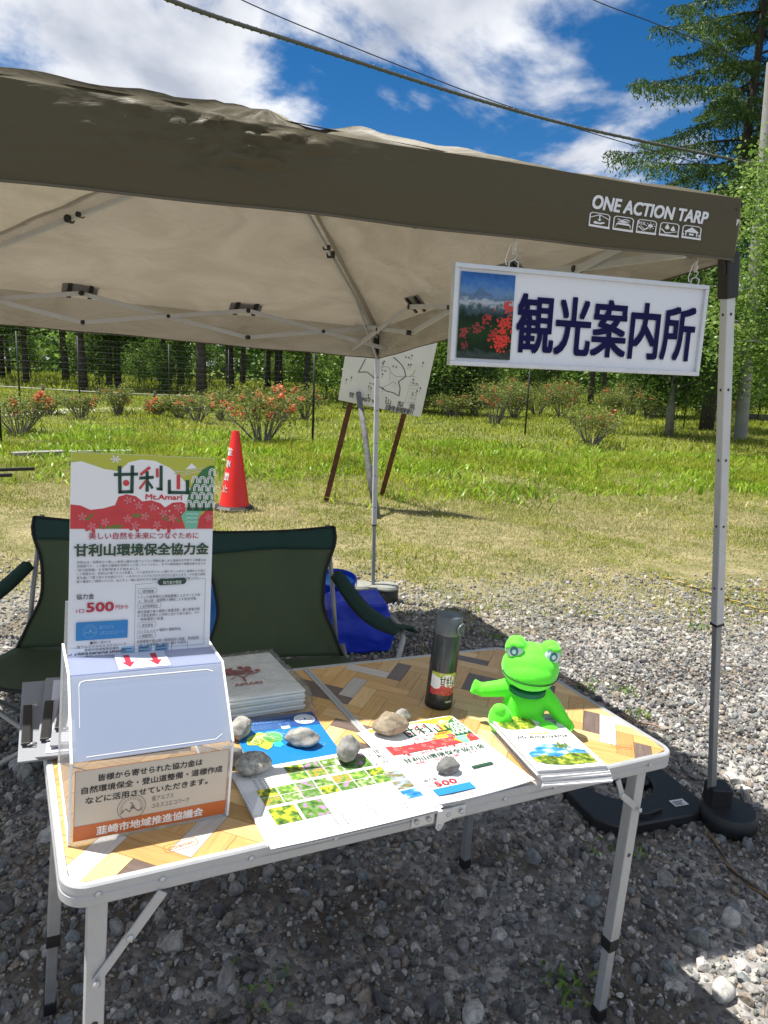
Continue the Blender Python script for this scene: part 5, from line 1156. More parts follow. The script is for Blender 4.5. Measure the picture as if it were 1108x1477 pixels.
mouth = MB().tube(pts, .0012, 6).build('mouth', mat('mouth_thread', (.0, .05, .01), .7), fg, smooth=True); sw = mouth.modifiers.new('wrap', 'SHRINKWRAP'); sw.target = fb_; sw.offset = .0003; sw.wrap_mode = 'ABOVE_SURFACE'
mouth.modifiers.remove(sw)
smooth_angle(MB().lathe([(.0400, 0), (.0425, .001), (.0425, .010), (.0400, .011)], 40, (0, 0, .080)).build('collar', FK, fg, T((0, -.003, .001)) @ Matrix.Rotation(R_(6), 4, 'X') @ Matrix.Diagonal((1, .86, 1, 1))), 40)
MB().lathe([(.0, 0), (.0028, .0006), (.0028, .0018), (0, .003)], 10, cap=False).build('collar_stud', mat('brass', (.6, .45, .15), .3, 1), fg, T((.014, -.0420, .0835)) @ Matrix.Rotation(R_(90), 4, 'X'), smooth=True)
for sg in (-1, 1):
    c = Vector((sg*.038, -.010, .168)); fx = Matrix.Rotation(sg*R_(16), 4, 'Z') @ Matrix.Rotation(R_(90), 4, 'X')
    M_ = T(c) @ fx
    def dome(name, r, off, col, k=.35, parent=fg, rg=.4, sx=1.0): 
        m_ = MB().lathe([(r, 0), (r*.92, r*k*.45), (r*.7, r*k*.8), (r*.35, r*k), (.0001, r*k*1.04)], 24, cap=False); return m_.build(name, mat(name, col, rg), parent, M_ @ T((0, -.002, off)) @ Matrix.Diagonal((sx, 1, 1, 1)), smooth=True)
    dome('eye_white', .0175, .0152, (.55, .68, .68), .42, sx=1.08); dome('iris', .0120, .0188, (.05, .20, .22), .40); dome('pupil', .0050, .0228, (.60, .80, .82), .4)
    lid = MB().lathe([(.0222, 0), (.0215, .004), (.0182, .0092), (.012, .0130), (.0001, .0150)], 24, cap=False)
    lid.v = [(x, y, z) for x, y, z in lid.v]; keepf = [f for f in lid.f if sum(lid.v[i][1] for i in f)/len(f) > (.0125 if sg > 0 else .0060)]; lid.f = keepf; lid.m = [0]*len(keepf)
    o = lid.build('eyelid', FGM, fg, M_ @ T((0, -.001, .0150)) @ Matrix.Rotation(R_(14 if sg < 0 else -6), 4, 'Z'), smooth=True); sd = o.modifiers.new('thick', 'SOLIDIFY'); sd.thickness = .0015
MB().lathe([(.0, 0), (.0009, .0004), (.0, .0008)], 8, cap=False).build('nostril', FK, fg, T(on_head(-7, 40)), smooth=True); MB().lathe([(.0, 0), (.0009, .0004), (.0, .0008)], 8, cap=False).build('nostril', FK, fg, T(on_head(7, 40)), smooth=True)

# ================================================================== CLIPBOARDS
for k, (du, dv, ya, lb) in enumerate(((-.045, .340, -3, 'grey clipboard at the bottom of the pile on the left table corner'), (-.018, .330, -6, 'middle grey clipboard with a long black spring clip beside the donation box'), (.004, .345, -9, 'top clipboard carrying a printed form with a black clip beside the donation box'))):
    cbm = mat('clipboard_grey', (.24, .25, .27), .5); e = empty('clipboard', PL(du, dv, .002+k*.010, ya), lb, 'clipboard', 'clipboards on the table corner')
    MB().box((.115, .16, .002), (.23, .32, .004)).build('board', cbm, e, bevel=.001)
    if k: 
        p_ = MB().box((.118, .155, .0048), (.205, .295, .0012)).build('form', mat('form_paper', (.62, .62, .68), .6), e)
        mb = MB(); [mb.rect(.03+random.random()*.01, .02+i*.013, .10+random.random()*.10, .0225+i*.013, .0056) for i in range(16)]; mb.build('form_lines', cm('grey'), p_)
    m_ = MB(); m_.box((.012, .12, .010), (.016, .150, .006)); m_.build('clip', BLACK, e, bevel=.002)
    MB().tube([(.014, .045, .008), (.026, .045, .012), (.030, .05, .007), (.022, .05, .006)], .0016, 6).build('clip_spring', STEEL, e, smooth=True); MB().tube([(.014, .195, .008), (.026, .195, .012), (.030, .19, .007)], .0016, 6).build('clip_spring', STEEL, e, smooth=True)
pn = empty('marker_pen', PL(.050, .425, .036, 68), 'thick black marker pen lying on the top clipboard', 'pen'); MB().tube([(0, 0, 0), (.075, 0, 0)], .006, 12).build('barrel', BLACK, pn, smooth=True); MB().tube([(.075, 0, 0), (.12, 0, 0)], .007, 12).build('cap', mat('pen_cap', (.02, .02, .025), .3), pn, smooth=True); MB().box((.10, 0, .008), (.035, .003, .003)).build('pen_clip', BLACK, pn)

# ================================================================== CAMP CHAIRS
CG = mat('chair_olive', (.060, .085, .042), .8, noise=.10, nscale=7, bump=.25, bscale=14); CD = mat('chair_dark_green', (.006, .040, .030), .75, noise=.1, nscale=7, bump=.2, bscale=16); PIPE = mat('chair_piping', (.008, .008, .008), .7)
def chair(loc, yaw, label):
    e = empty('camp_chair', T(loc) @ Matrix.Rotation(R_(yaw), 4, 'Z') @ Matrix.Diagonal((1, 1, .93, 1)), label, 'camp chair', 'green folding camp chairs behind the table')
    def hw(z):  # half width of the back panel by height
        t = (z-.40)/.50; return .262-.065*math.sin(math.pi*min(1, t/.92))**1.3+.002*math.sin(z*40)
    def bp_(z, s): w_ = hw(z); t = (z-.40)/.5; return (s*w_, .10+.16*t+.045*(1-s*s)*(1-.35*t)+.004*math.sin(s*5+z*9)+.020*mn.noise(Vector((s*1.7, z*3.2, yaw)))*(1-s*s)+.010*mn.noise(Vector((s*5, z*4, yaw+3)))*(1-s*s), z-.012*(1-s*s)*(t > .98)-.004*math.cos(s*3)*(t > .9))
    def grid(z0, z1, nz_, m, name, off=0):
        vs = []; fs = []; n = 16
        for j in range(nz_+1):
            for i in range(n+1): p = bp_(z0+(z1-z0)*j/nz_, i/n*2-1); vs.append((p[0], p[1]+off, p[2]))
        for j in range(nz_):
            for i in range(n): k = j*(n+1)+i; fs.append((k, k+1, k+n+2, k+n+1))
        o = MB().add(vs, fs).build(name, m, e, smooth=True); s = o.modifiers.new('thick', 'SOLIDIFY'); s.thickness = .003; return o
    grid(.40, .815, 26, CG, 'backrest'); grid(.815, .90, 5, CD, 'top_band', -.001)
    for s in (-1, 1): MB().tube([Vector(bp_(.40+.5*i/24, s)) for i in range(25)], .0055, 6).build('piping', PIPE, e, smooth=True)
    MB().tube([Vector(bp_(.90, i/12*2-1)) for i in range(13)], .005, 6).build('piping', PIPE, e, smooth=True)
    vs = []; fs = []; n = 16
    for j in range(13):
        for i in range(n+1):
            s = i/n*2-1; t = j/12; vs.append((s*(.27+.0*t), -.24+.38*t, .43-.05*(1-s*s)*math.sin(math.pi*(.25+.7*t))-.03*t))
    for j in range(12):
        for i in range(n): k = j*(n+1)+i; fs.append((k, k+1, k+n+2, k+n+1))
    o = MB().add(vs, fs).build('seat', CG, e, smooth=True); sd = o.modifiers.new('thick', 'SOLIDIFY'); sd.thickness = .004
    MB().tube([(s_/8*.27, -.24, .43-.05*(1-(s_/8)**2)*.7) for s_ in range(-8, 9)], .007, 6).build('piping', PIPE, e, smooth=True)
    for s in (-1, 1):
        MB().tube([(s*.235, .275, .91), (s*.245, .20, .62), (s*.255, .15, .36)], .009, 10).build('back_post', GREYM, e, smooth=True)
        MB().tube([(s*.30, -.25, .01), (s*.28, .17, .42)], .009, 10).build('leg', GREYM, e, smooth=True); MB().tube([(s*.30, .26, .01), (s*.28, -.25, .43)], .009, 10).build('leg', GREYM, e, smooth=True)
        MB().tube([(s*.30, -.26, .015), (-s*.27, -.26+.02*s, .41)], .009, 10).build('front_strut', GREYM, e, smooth=True); MB().tube([(s*.30, .27, .015), (-s*.27, .20, .38)], .009, 10).build('rear_strut', GREYM, e, smooth=True)
        MB().tube([(s*.28, -.25, .42), (s*.30, -.28, .47), (s*.335, -.285, .55), (s*.355, -.27, .615), (s*.365, -.22, .640), (s*.36, -.14, .648)], .0095, 10).build('arm_post', GREYM, e, smooth=True)
        for y_ in (-.25, .26): MB().lathe([(.018, 0), (.018, .02), (.012, .03)], 12, (s*.30, y_, 0)).build('foot', BLACK, e, smooth=True)
        vs = []; fs = []; n = 14
        for i in range(n+1):
            t = i/n; x_ = s*(.365-.105*t); y_ = -.27+.46*t; z_ = .652+.075*t-.05*math.sin(math.pi*t); hw2 = .045-.018*t
            vs += [(x_-hw2, y_, z_-.018), (x_-hw2*.5, y_, z_+.006), (x_+hw2*.5, y_, z_+.006), (x_+hw2, y_, z_-.018)]
        for i in range(n):
            for q in range(3): k = i*4+q; fs.append((k, k+1, k+5, k+4))
        o = MB().add(vs, fs).build('armrest', CD, e, smooth=True); sd = o.modifiers.new('thick', 'SOLIDIFY'); sd.thickness = .006
        MB().tube([vs[i*4] for i in range(n+1)], .004, 5).build('piping', PIPE, e, smooth=True); MB().tube([vs[i*4+3] for i in range(n+1)], .004, 5).build('piping', PIPE, e, smooth=True)
    mb = MB()
    for i in range(12):
        a = 2*math.pi*i/12; mb.tube([(-.365+.045*math.cos(a), -.20+.045*math.sin(a), .63), (-.365+.038*math.cos(a), -.20+.038*math.sin(a), .53)], .001, 3, cap=False)
    for z_ in (.63, .605, .58, .555): mb.tube([(-.365+.042*math.cos(a), -.20+.042*math.sin(a), z_) for a in [q*math.pi/8 for q in range(17)]], .0012 if z_ < .62 else .004, 4, cap=False)
    mb.lathe([(.04, .52), (.041, .535)], 16, (-.365, -.20, 0)); mb.build('cup_holder', PIPE, e)
chair((-.345, 2.36, 0), 20, 'right hand green camp chair with dark green top band, its back fully visible')
chair((-1.085, 2.38, 0), -2, 'left hand green camp chair mostly hidden behind the tall white poster')

# ================================================================== BLUE THINGS
BLU = mat('blue_bag', (.006, .035, .50), .55, noise=.12, nscale=6, bump=.4, bscale=9); BL2 = mat('blue_plastic', (.006, .035, .50), .3); BL3 = mat('sky_blue_plastic', (.02, .22, .72), .35)
def soft(name, loc, size, yaw, m, label, cat, top=.6, seed=1):
    bm = bmesh.new(); bmesh.ops.create_cube(bm, size=2); bmesh.ops.subdivide_edges(bm, edges=bm.edges[:], cuts=14, use_grid_fill=True)
    for v_ in bm.verts:
        p = v_.co.copy(); r = max(abs(p.x), abs(p.y), abs(p.z)); t = (p.z+1)/2; p.x *= 1-(1-top)*t**2; p.y *= 1-(1-top)*.8*t**2; p.x *= 1+.06*math.sin(math.pi*t); q = Vector((p.x, p.y, p.z))+Vector((seed, 0, seed*2)); p += Vector((mn.noise(q*1.3), mn.noise(q*1.3+Vector((5, 0, 0))), mn.noise(q*1.7+Vector((0, 7, 0)))))*.14; p += Vector((mn.noise(q*4), mn.noise(q*4+Vector((3, 0, 0))), abs(mn.noise(q*5))))*.06
        v_.co = Vector((p.x*size[0]/2, p.y*size[1]/2, max(0, (p.z+1)*size[2]/2)))
    me = bpy.data.meshes.new(name); bm.to_mesh(me); bm.free(); me.materials.append(m); me.polygons.foreach_set('use_smooth', [True]*len(me.polygons)); o = link(name, me); o.matrix_world = T(loc) @ Matrix.Rotation(R_(yaw), 4, 'Z'); b = o.modifiers.new('sub', 'SUBSURF'); b.levels = b.render_levels = 1
    return tag(o, label, cat)
soft('blue_bag', (-.13, 3.62, 0), (.36, .30, .26), 12, BLU, 'deep blue soft bag standing between the right chair and the back tent foot', 'bag', .78, 3)
soft('blue_tarpaulin_bundle', (-.78, 3.2, 0), (.34, .28, .44), -10, BL3, 'bright blue bundle glimpsed between the poster and the right chair', 'bundle', .6, 8)
bk = empty('blue_bucket', T((-.27, 3.86, .0)) @ Matrix.Rotation(R_(20), 4, 'Z') @ Matrix.Rotation(R_(9), 4, 'X'), 'round blue plastic bucket with a lighter inside behind the right chair', 'bucket')
smooth_angle(MB().lathe([(.085, 0), (.115, .30), (.120, .30), (.120, .31), (.113, .312), (.110, .30), (.082, .01), (.001, .008)], 36, cap=False).build('pail', BL2, bk), 40)
MB().lathe([(.108, .285), (.001, .28)], 30, cap=False).build('contents', BL3, bk); MB().tube([(.118*math.cos(a), -.118*abs(math.sin(a))*.6-.02, .295-.06*math.sin(a)) for a in [i*math.pi/12 for i in range(13)]], .0025, 6).build('handle', STEEL, bk, smooth=True)
mb = MB(); mb.add([(0, 0, .0), (.10, .01, .01), (.02, .02, .13), (.01, .05, .0), (.10, .06, .01), (.03, .05, .12)], [(0, 1, 2), (3, 5, 4), (0, 2, 5, 3), (1, 4, 5, 2), (0, 3, 4, 1)])
tag(mb.build('red_pouch', mat('red_cloth', (.65, .06, .05), .6), None, T((-.36, 3.5, .16)) ), 'small coral red cloth corner peeping out between chair and blue bag', 'cloth')

# ================================================================== CONE
cb = gnd(338, 733); cone = empty('traffic_cone', T((cb.x, cb.y, 0)) @ Matrix.Rotation(R_(1.0), 4, 'Y'), 'red traffic cone on a black rubber base with white vertical Japanese characters', 'traffic cone')
CH = .80; CR = mat('cone_red', (.70, .018, .012), .32, noise=.05, nscale=5)
smooth_angle(MB().lathe([(.155, .035), (.150, .055), (.038, CH-.01), (.034, CH), (.028, CH), (.028, CH-.02)], 40, cap=False).build('cone', CR, cone), 50)
smooth_angle(MB().lathe([(.21, .0), (.215, .012), (.19, .036), (.15, .040)], 8).build('base', RUB, cone), 30)
tl = MB()
for i, ch in enumerate('駐車禁止'):
    z0 = .56-i*.125
    def cf(x, y, z, z0=z0): zz = z0+y; r = .150-(zz-.055)/(CH-.065)*(.150-.038); a = R_(-128)+x/r; return ((r+.003)*math.cos(a), (r+.003)*math.sin(a), zz)
    text_mb(tl, ch, 0, 0, .075, 0, 0, bold=.03, align='CENTER', width=.062, fn=cf)
tl.build('lettering', WPR, cone)

# ================================================================== LEANING SIGNBOARD
bBL, bBR = at(488, 577, 7.58), at(607, 602, 7.55); Xd = (bBR-bBL).normalized(); nrm = Xd.cross(Vector((.0, -.0, 1))).normalized(); updir = (nrm.cross(Xd))*-1
if updir.z < 0: updir = -updir
updir = (updir+Vector((0, -.36, 0))); BM = frame(bBL, Xd, updir); BWd = (bBR-bBL).length; BHt = .86
sb = empty('old_map_signboard', BM, 'weathered white map signboard leaning askew on rusty brown posts in the grass', 'signboard')
WS_ = mat('board_white', (.68, .70, .72), .5, noise=.06, nscale=5)
MB().box((BWd/2, BHt/2, -.012), (BWd, BHt, .022)).build('board', WS_, sb, bevel=.003)
BMi = BM.inverted()
def bpx(px, py):
    d = ray(px, py); n = BM.to_3x3() @ Vector((0, 0, 1)); k = (bBL-CAM).dot(n)/d.dot(n); q = BMi @ (CAM+d*k); return q.x, q.y
S = Sheet(); S.z = .001; c7 = lambda pts: [bpx(450+x/4.1, 470+y/4.1) for x, y in pts]
S.line('mapline', c7([(318, 195), (275, 275), (325, 272), (365, 305), (400, 360), (440, 385), (480, 395), (515, 415), (522, 370), (512, 330), (555, 300), (548, 260), (530, 230), (500, 200), (480, 185)]), .010)
S.line('mapline2', c7([(430, 240), (455, 245), (470, 280), (500, 300), (555, 300), (610, 300)]), .006); S.line('mapline2', c7([(415, 365), (450, 350), (480, 330), (500, 345)]), .005); S.line('mapline2', c7([(360, 300), (370, 260), (430, 240)]), .005); S.line('mapline2', c7([(460, 320), (462, 270)]), .004); S.line('mapgr', c7([(580, 300), (600, 285), (612, 262)]), .010)
C['mapline'] = (.10, .11, .13); C['mapline2'] = (.35, .38, .40); C['mapgr'] = (.45, .48, .25)
S.line('mapline2', c7([(590, 330), (632, 345), (605, 460), (550, 455), (565, 400), (585, 330)]), .003)
for i in range(6): a_, b_ = c7([(572+i*2, 450-i*20), (612+i*3, 455-i*20)]); S.line('mapline2', [a_, b_], .004)
for x, y in ((205, 317), (235, 305), (338, 358), (350, 368), (335, 408), (337, 425), (420, 220), (428, 210), (418, 285), (592, 175), (572, 230), (586, 230), (600, 318), (642, 368), (622, 385), (596, 402), (658, 218), (440, 425), (420, 370)):
    q = bpx(450+x/4.1, 470+y/4.1); S.circ('ink', *q, .009, 7); S.line('rust', [q, (q[0]-.002, q[1]-.05)], .004)
C['rust'] = (.35, .20, .10)
def btxt(t, x0, x1, y0, y1, h, sp=0):
    pa, pb = bpx(450+x0/4.1, 470+y0/4.1), bpx(450+x1/4.1, 470+y1/4.1); n = len(t)
    for i, ch in enumerate(t): S.text('mapline', ch, pa[0]+(pb[0]-pa[0])*i/max(1, n-1)-h/2, pa[1]+(pb[1]-pa[1])*i/max(1, n-1), h, bold=.02)
btxt('山梨県', 452, 590, 462, 492, .062); btxt('韮崎林務事務所', 447, 580, 496, 522, .060); btxt('昭和57年', 290, 362, 440, 455, .040); btxt('登', 232, 234, 420, 420, .055)
for x, y in ((490, 245), (425, 268), (565, 190), (355, 345), (610, 345)): btxt('甲府', x-10, x+8, y, y+3, .020)
S.build(sb, {'mapline': 'map_lines', 'ink': 'rust_spot'})
RUST = mat('rusty_wood', (.10, .035, .02), .8, noise=.4, nscale=14)
def local(p): return BMi @ p
p1, p2 = gnd(470, 724), at(505, 583, 7.62); p3, p4 = gnd(550, 716), at(582, 600, 7.60); off = BM.to_3x3() @ Vector((0, 0, -.05))
for a, b_ in ((p1, p2), (p3, p4)):
    d = (b_-a).normalized(); a2 = Vector((a.x, a.y, 0))-d*.05; lb_ = local(b_); MB().beam(local(a2), Vector((lb_.x, lb_.y-.02, -.055)), .055, .055).beam(Vector((lb_.x, lb_.y-.04, -.052)), Vector((lb_.x+.02, .78, -.052)), .054, .054).build('post', RUST, sb)
pp = empty('prop_pole', gnd(545, 748), 'grey weathered pole propped against the front of the leaning map signboard', 'pole'); tp = at(517, 566, 7.50)-pp.location
MB().tube([(0, 0, 0), tp*.33+Vector((-.02, 0, .02)), tp*.62, tp], [.036, .032, .030, .027], 10).build('pole', mat('grey_bark', (.13, .13, .135), .85, noise=.3, nscale=18, bump=.5, bscale=40), pp, smooth=True)
#@@PART4
# ================================================================== PLANTS AND BACKGROUND
BARK = mat('bark_dark', (.055, .045, .038), .9, noise=.35, nscale=6, bump=.6, bscale=14); BARK2 = mat('bark_grey', (.16, .15, .135), .9, noise=.35, nscale=7, bump=.5, bscale=16)
def leaf_quads(Cn, size, up=.4, asp=.55, droop=0):
    n = len(Cn); d = rng.normal(0, 1, (n, 3)); d[:, 2] *= .5; d[:, 2] -= droop; d /= np.linalg.norm(d, axis=1)[:, None]
    nr_ = rng.normal(0, 1, (n, 3)); nr_[:, 2] += up; s = np.cross(d, nr_); s /= np.linalg.norm(s, axis=1)[:, None]+1e-9
    L_ = size*rng.uniform(.6, 1.3, n)[:, None]; w_ = L_*asp
    V = np.stack([Cn-d*L_*.5, Cn+s*w_*.5-d*L_*.05, Cn+d*L_*.5, Cn-s*w_*.5-d*L_*.05], 1).reshape(-1, 3); b = np.arange(n)[:, None]*4
    return V, b+np.array([0, 1, 2, 3]), rng.uniform(0, 1, n)
def clumps(cs, per, sig):
    cs = np.array(cs); n = len(cs); k = rng.integers(0, n, int(per*n)); s = sig if np.isscalar(sig) else np.array(sig)
    return cs[k]+rng.normal(0, 1, (len(k), 3))*s
def branchy(seed, h, r0, crown_lo, crown_r, nb=26, lean=.02):
    rr = random.Random(seed); mb = MB(); tips = []
    pts = [Vector((lean*h*(t**1.5)+.05*math.sin(t*5+seed)*h*.1, .04*math.sin(t*4+seed*2)*h*.2, h*t*.86)) for t in [i/7 for i in range(8)]]
    mb.tube(pts, [r0*(1-.82*i/7) for i in range(8)], 9)
    for k in range(nb):
        t = crown_lo/h+(1-crown_lo/h)*(k+.5)/nb*.98; z = t*h*.86; i = min(6, int(t*7)); f = t*7-i; base = pts[i].lerp(pts[i+1], min(1, f)); a = rr.uniform(0, 6.283)
        sh = math.sin(math.pi*min(1, max(.12, (t-crown_lo/h)/(1-crown_lo/h)*.85+.15)))**.6; L = crown_r*sh*rr.uniform(.7, 1.1)
        q = [base]; d = Vector((math.cos(a), math.sin(a), rr.uniform(.15, .6))).normalized(); p = base
        for s_ in range(4): p = p+d*L/4; d = (d+Vector((rr.uniform(-.3, .3), rr.uniform(-.3, .3), rr.uniform(-.15, .2)))).normalized(); q.append(p)
        mb.tube(q, [r0*.28, r0*.2, r0*.13, r0*.08, r0*.03], 5)
        tips += [q[2], q[3], q[4], q[4]+Vector((rr.uniform(-.3, .3), rr.uniform(-.3, .3), rr.uniform(-.1, .4)))]
        for s_ in range(3):
            b0 = q[1+s_]; e_ = b0+Vector((rr.uniform(-1, 1), rr.uniform(-1, 1), rr.uniform(-.2, .7)))*L*.35; mb.tube([b0, e_], [r0*.10, r0*.03], 4); tips += [e_, e_]
    return mb, tips
def tree_obj(name, loc, trunk_me, crown_me, label, cat, group=None, rot=0, sc=1, tn='trunk', crn='crown'):
    e = empty(name, T(loc) @ Matrix.Rotation(rot, 4, 'Z') @ Matrix.Scale(sc, 4), label, cat, group); link(tn, trunk_me, e); link(crn, crown_me, e); return e
# far-off wood: mid-distance trees with their own trunks
LF = foliage('wood_leaves', [(.016, .042, .008), (.045, .10, .016), (.11, .20, .03), (.22, .33, .05)], .5, .55, .5, True)
var = []
for k in range(5):
    mb, tips = branchy(20+k, 9.0, .20, 2.9, 2.9, 22); P = clumps([tuple(t) for t in tips], 24, .40); P = P[P[:, 2] > 2.1]
    V_, F_, r_ = leaf_quads(P, .24, .5); var.append((mb.mesh('trunk', BARK, True), np_mesh('crown', V_, F_, LF, r_)))
rt = random.Random(99); nt_ = 0
for row, (Y0, n) in enumerate(((35, 13), (42, 15), (50, 17), (60, 18))):
    for i in range(n):
        xw = (i+.5)/n*2-1; X0 = xw*Y0*.80+rt.uniform(-2.6, 2.6); Yy = Y0+rt.uniform(-2.5, 2.5)
        if row == 0 and 3 < X0 < 11 : continue
        tm, cm_ = var[rt.randrange(5)]; left = X0 < 8
        tree_obj('woodland_tree', (X0, Yy, 0), tm, cm_, 'dark trunked leafy tree of the shady wood behind the fences', 'tree', 'trees of the shady wood behind the fences', rt.uniform(0, 6.28), rt.uniform(.75, 1.2)*(1.15 if left else .92)); nt_ += 1
# low young growth at the wood's edge
LF2 = foliage('edge_leaves', [(.025, .06, .010), (.075, .15, .02), (.17, .28, .035), (.30, .41, .07)], .5, .55, .4, True)
sap = []
for k in range(3):
    mb, tips = branchy(60+k, 3.6, .045, .5, 1.4, 14); P = clumps([tuple(t) for t in tips], 22, .26); P = P[P[:, 2] > .2]; V_, F_, r_ = leaf_quads(P, .15, .5); sap.append((mb.mesh('trunk', BARK, True), np_mesh('crown', V_, F_, LF2, r_)))
for i in range(44):
    Yy = rt.uniform(38, 60) if i < 36 else rt.uniform(31, 36); X0 = rt.uniform(-.75, .75)*Yy; tm, cm_ = sap[rt.randrange(3)]
    tree_obj('young_tree', (X0, Yy, 0), tm, cm_, 'low bright green young tree at the edge of the wood', 'young tree', 'young trees at the edge of the wood', rt.uniform(0, 6), rt.uniform(.6, 1.2))
n = 46000; xx = rng.uniform(-95, 95, n); yy = rng.uniform(72, 96, n); top = 8.2+2.2*np.sin(xx*.23)+1.5*np.sin(xx*.6+2); top = np.where((xx > 15), top*.9, top); zz = rng.uniform(0, 1, n)**.8*top
V_, F_, r_ = leaf_quads(np.stack([xx, yy, zz], 1), .95, .5, .7); tag(link('distant_woods', np_mesh('distant_woods', V_, F_, foliage('far_leaves', [(.03, .07, .012), (.09, .17, .025), (.18, .30, .05), (.30, .42, .08)], .5, .6, .12), r_)), 'distant mass of green woodland closing the view behind the trees', 'woods', kind='stuff')

# larch
def larch():
    base = at(1026, 560, 24); base.z = 0; H = 20.0; e = empty('larch_tree', (base.x, base.y, 0), 'tall dark larch with drooping layered branches above the right end of the tent', 'larch tree')
    rr = random.Random(31); mb = MB(); P = lambda t: Vector((.15*math.sin(t*3), .1*math.sin(t*5), H*t)); mb.tube([P(i/12) for i in range(13)], [.24*(1-.9*i/12) for i in range(13)], 10)
    Cs = []; tw = MB()
    for k in range(92):
        t = .20+.78*(k/92); b = P(t); a = k*2.4+rr.uniform(-.4, .4); L = (5.6*(1-t)**.62+.35)*rr.uniform(.75, 1.12)
        d = Vector((math.cos(a), math.sin(a), 0)); q = [b+d*(L*s)+Vector((0, 0, L*(.10*s-.42*s*s+.34*s**3))) for s in (0, .2, .4, .6, .8, 1.0)]
        mb.tube(q, [.05*(1-t)+.022, .04*(1-t)+.018, .03*(1-t)+.014, .014, .009, .005], 5)
        side = Vector((-d.y, d.x, 0))
        for s in np.arange(.12, 1.0, .045):
            i = min(4, int(s*5)); c = q[i].lerp(q[i+1], s*5-i)
            for sg in (-1, 1):
                l = (.42*(1-s)+.22)*L*.42*rr.uniform(.6, 1.2); dd = (side*sg+d*.55+Vector((0, 0, rr.uniform(-.30, .02)))).normalized(); e2 = c+dd*l+Vector((0, 0, -.18*l)); tw.tube([c, e2], [.008, .003], 3, cap=False)
                m_ = max(6, int(l/.026)); 
                for u in range(m_):
                    f = (u+rr.random())/m_; pt = c.lerp(e2, f); Cs.append((pt.x+rr.gauss(0, .04), pt.y+rr.gauss(0, .04), pt.z-abs(rr.gauss(0, .11))))
                    if u % 2 == 0: Cs.append((pt.x+rr.gauss(0, .05), pt.y+rr.gauss(0, .05), pt.z-abs(rr.gauss(0, .20))))
    Cs = np.array(Cs); V_, F_, r_ = leaf_quads(Cs, .18, .2, .21, droop=1.0)
    m = foliage('larch_needles', [(.018, .045, .012), (.04, .085, .020), (.08, .145, .03), (.15, .22, .05)], .35, .6, .5)
    mb.build('trunk', BARK, e, smooth=True); tw.build('twig', BARK, e, kind='stuff'); link('crown', np_mesh('crown', V_, F_, m, r_), e); print('larch', len(Cs))
larch()
# bright leafy tree hanging in from the right
def leafy(name, X0, Y0, H, lo, R0, label, seed, lsz, per, cols, sig=.3):
    e = empty(name, (X0, Y0, 0), label, 'tree'); mb, tips = branchy(seed, H, .13, lo, R0, 40); mb.build('trunk', BARK2, e, smooth=True)
    P = clumps([tuple(t) for t in tips], per, sig); V_, F_, r_ = leaf_quads(P, lsz, .5, .7); link('crown', np_mesh('crown', V_, F_, foliage(name+'_leaves', cols, .5, .4, .9), r_), e)
leafy('birch_tree', 9.0, 15.0, 8.2, 1.3, 2.9, 'light green leafy tree at the right edge in front of the concrete pole', 77, .085, 120, [(.05, .10, .02), (.12, .21, .04), (.22, .33, .07), (.33, .42, .12)], .28)
leafy('leafy_tree', 7.9, 20.0, 5.6, 1.2, 2.0, 'shaded mid green leafy tree between the sign post and the concrete pole', 79, .10, 60, [(.02, .05, .012), (.05, .11, .02), (.11, .19, .035), (.2, .3, .06)], .3)
# dense shrub behind the map board
leafy('round_shrub_tree', 2.4, 27.0, 3.6, .5, 2.2, 'dense round green tree growing right behind the leaning map board', 81, .12, 60, [(.03, .07, .012), (.07, .14, .02), (.14, .23, .035), (.2, .3, .06)], .32)
leafy('round_shrub_tree', -.6, 29.0, 3.2, .4, 2.0, 'dense green tree glimpsed left of the map board below the tent edge', 83, .12, 50, [(.03, .07, .012), (.07, .14, .02), (.14, .23, .035), (.2, .3, .06)], .32)

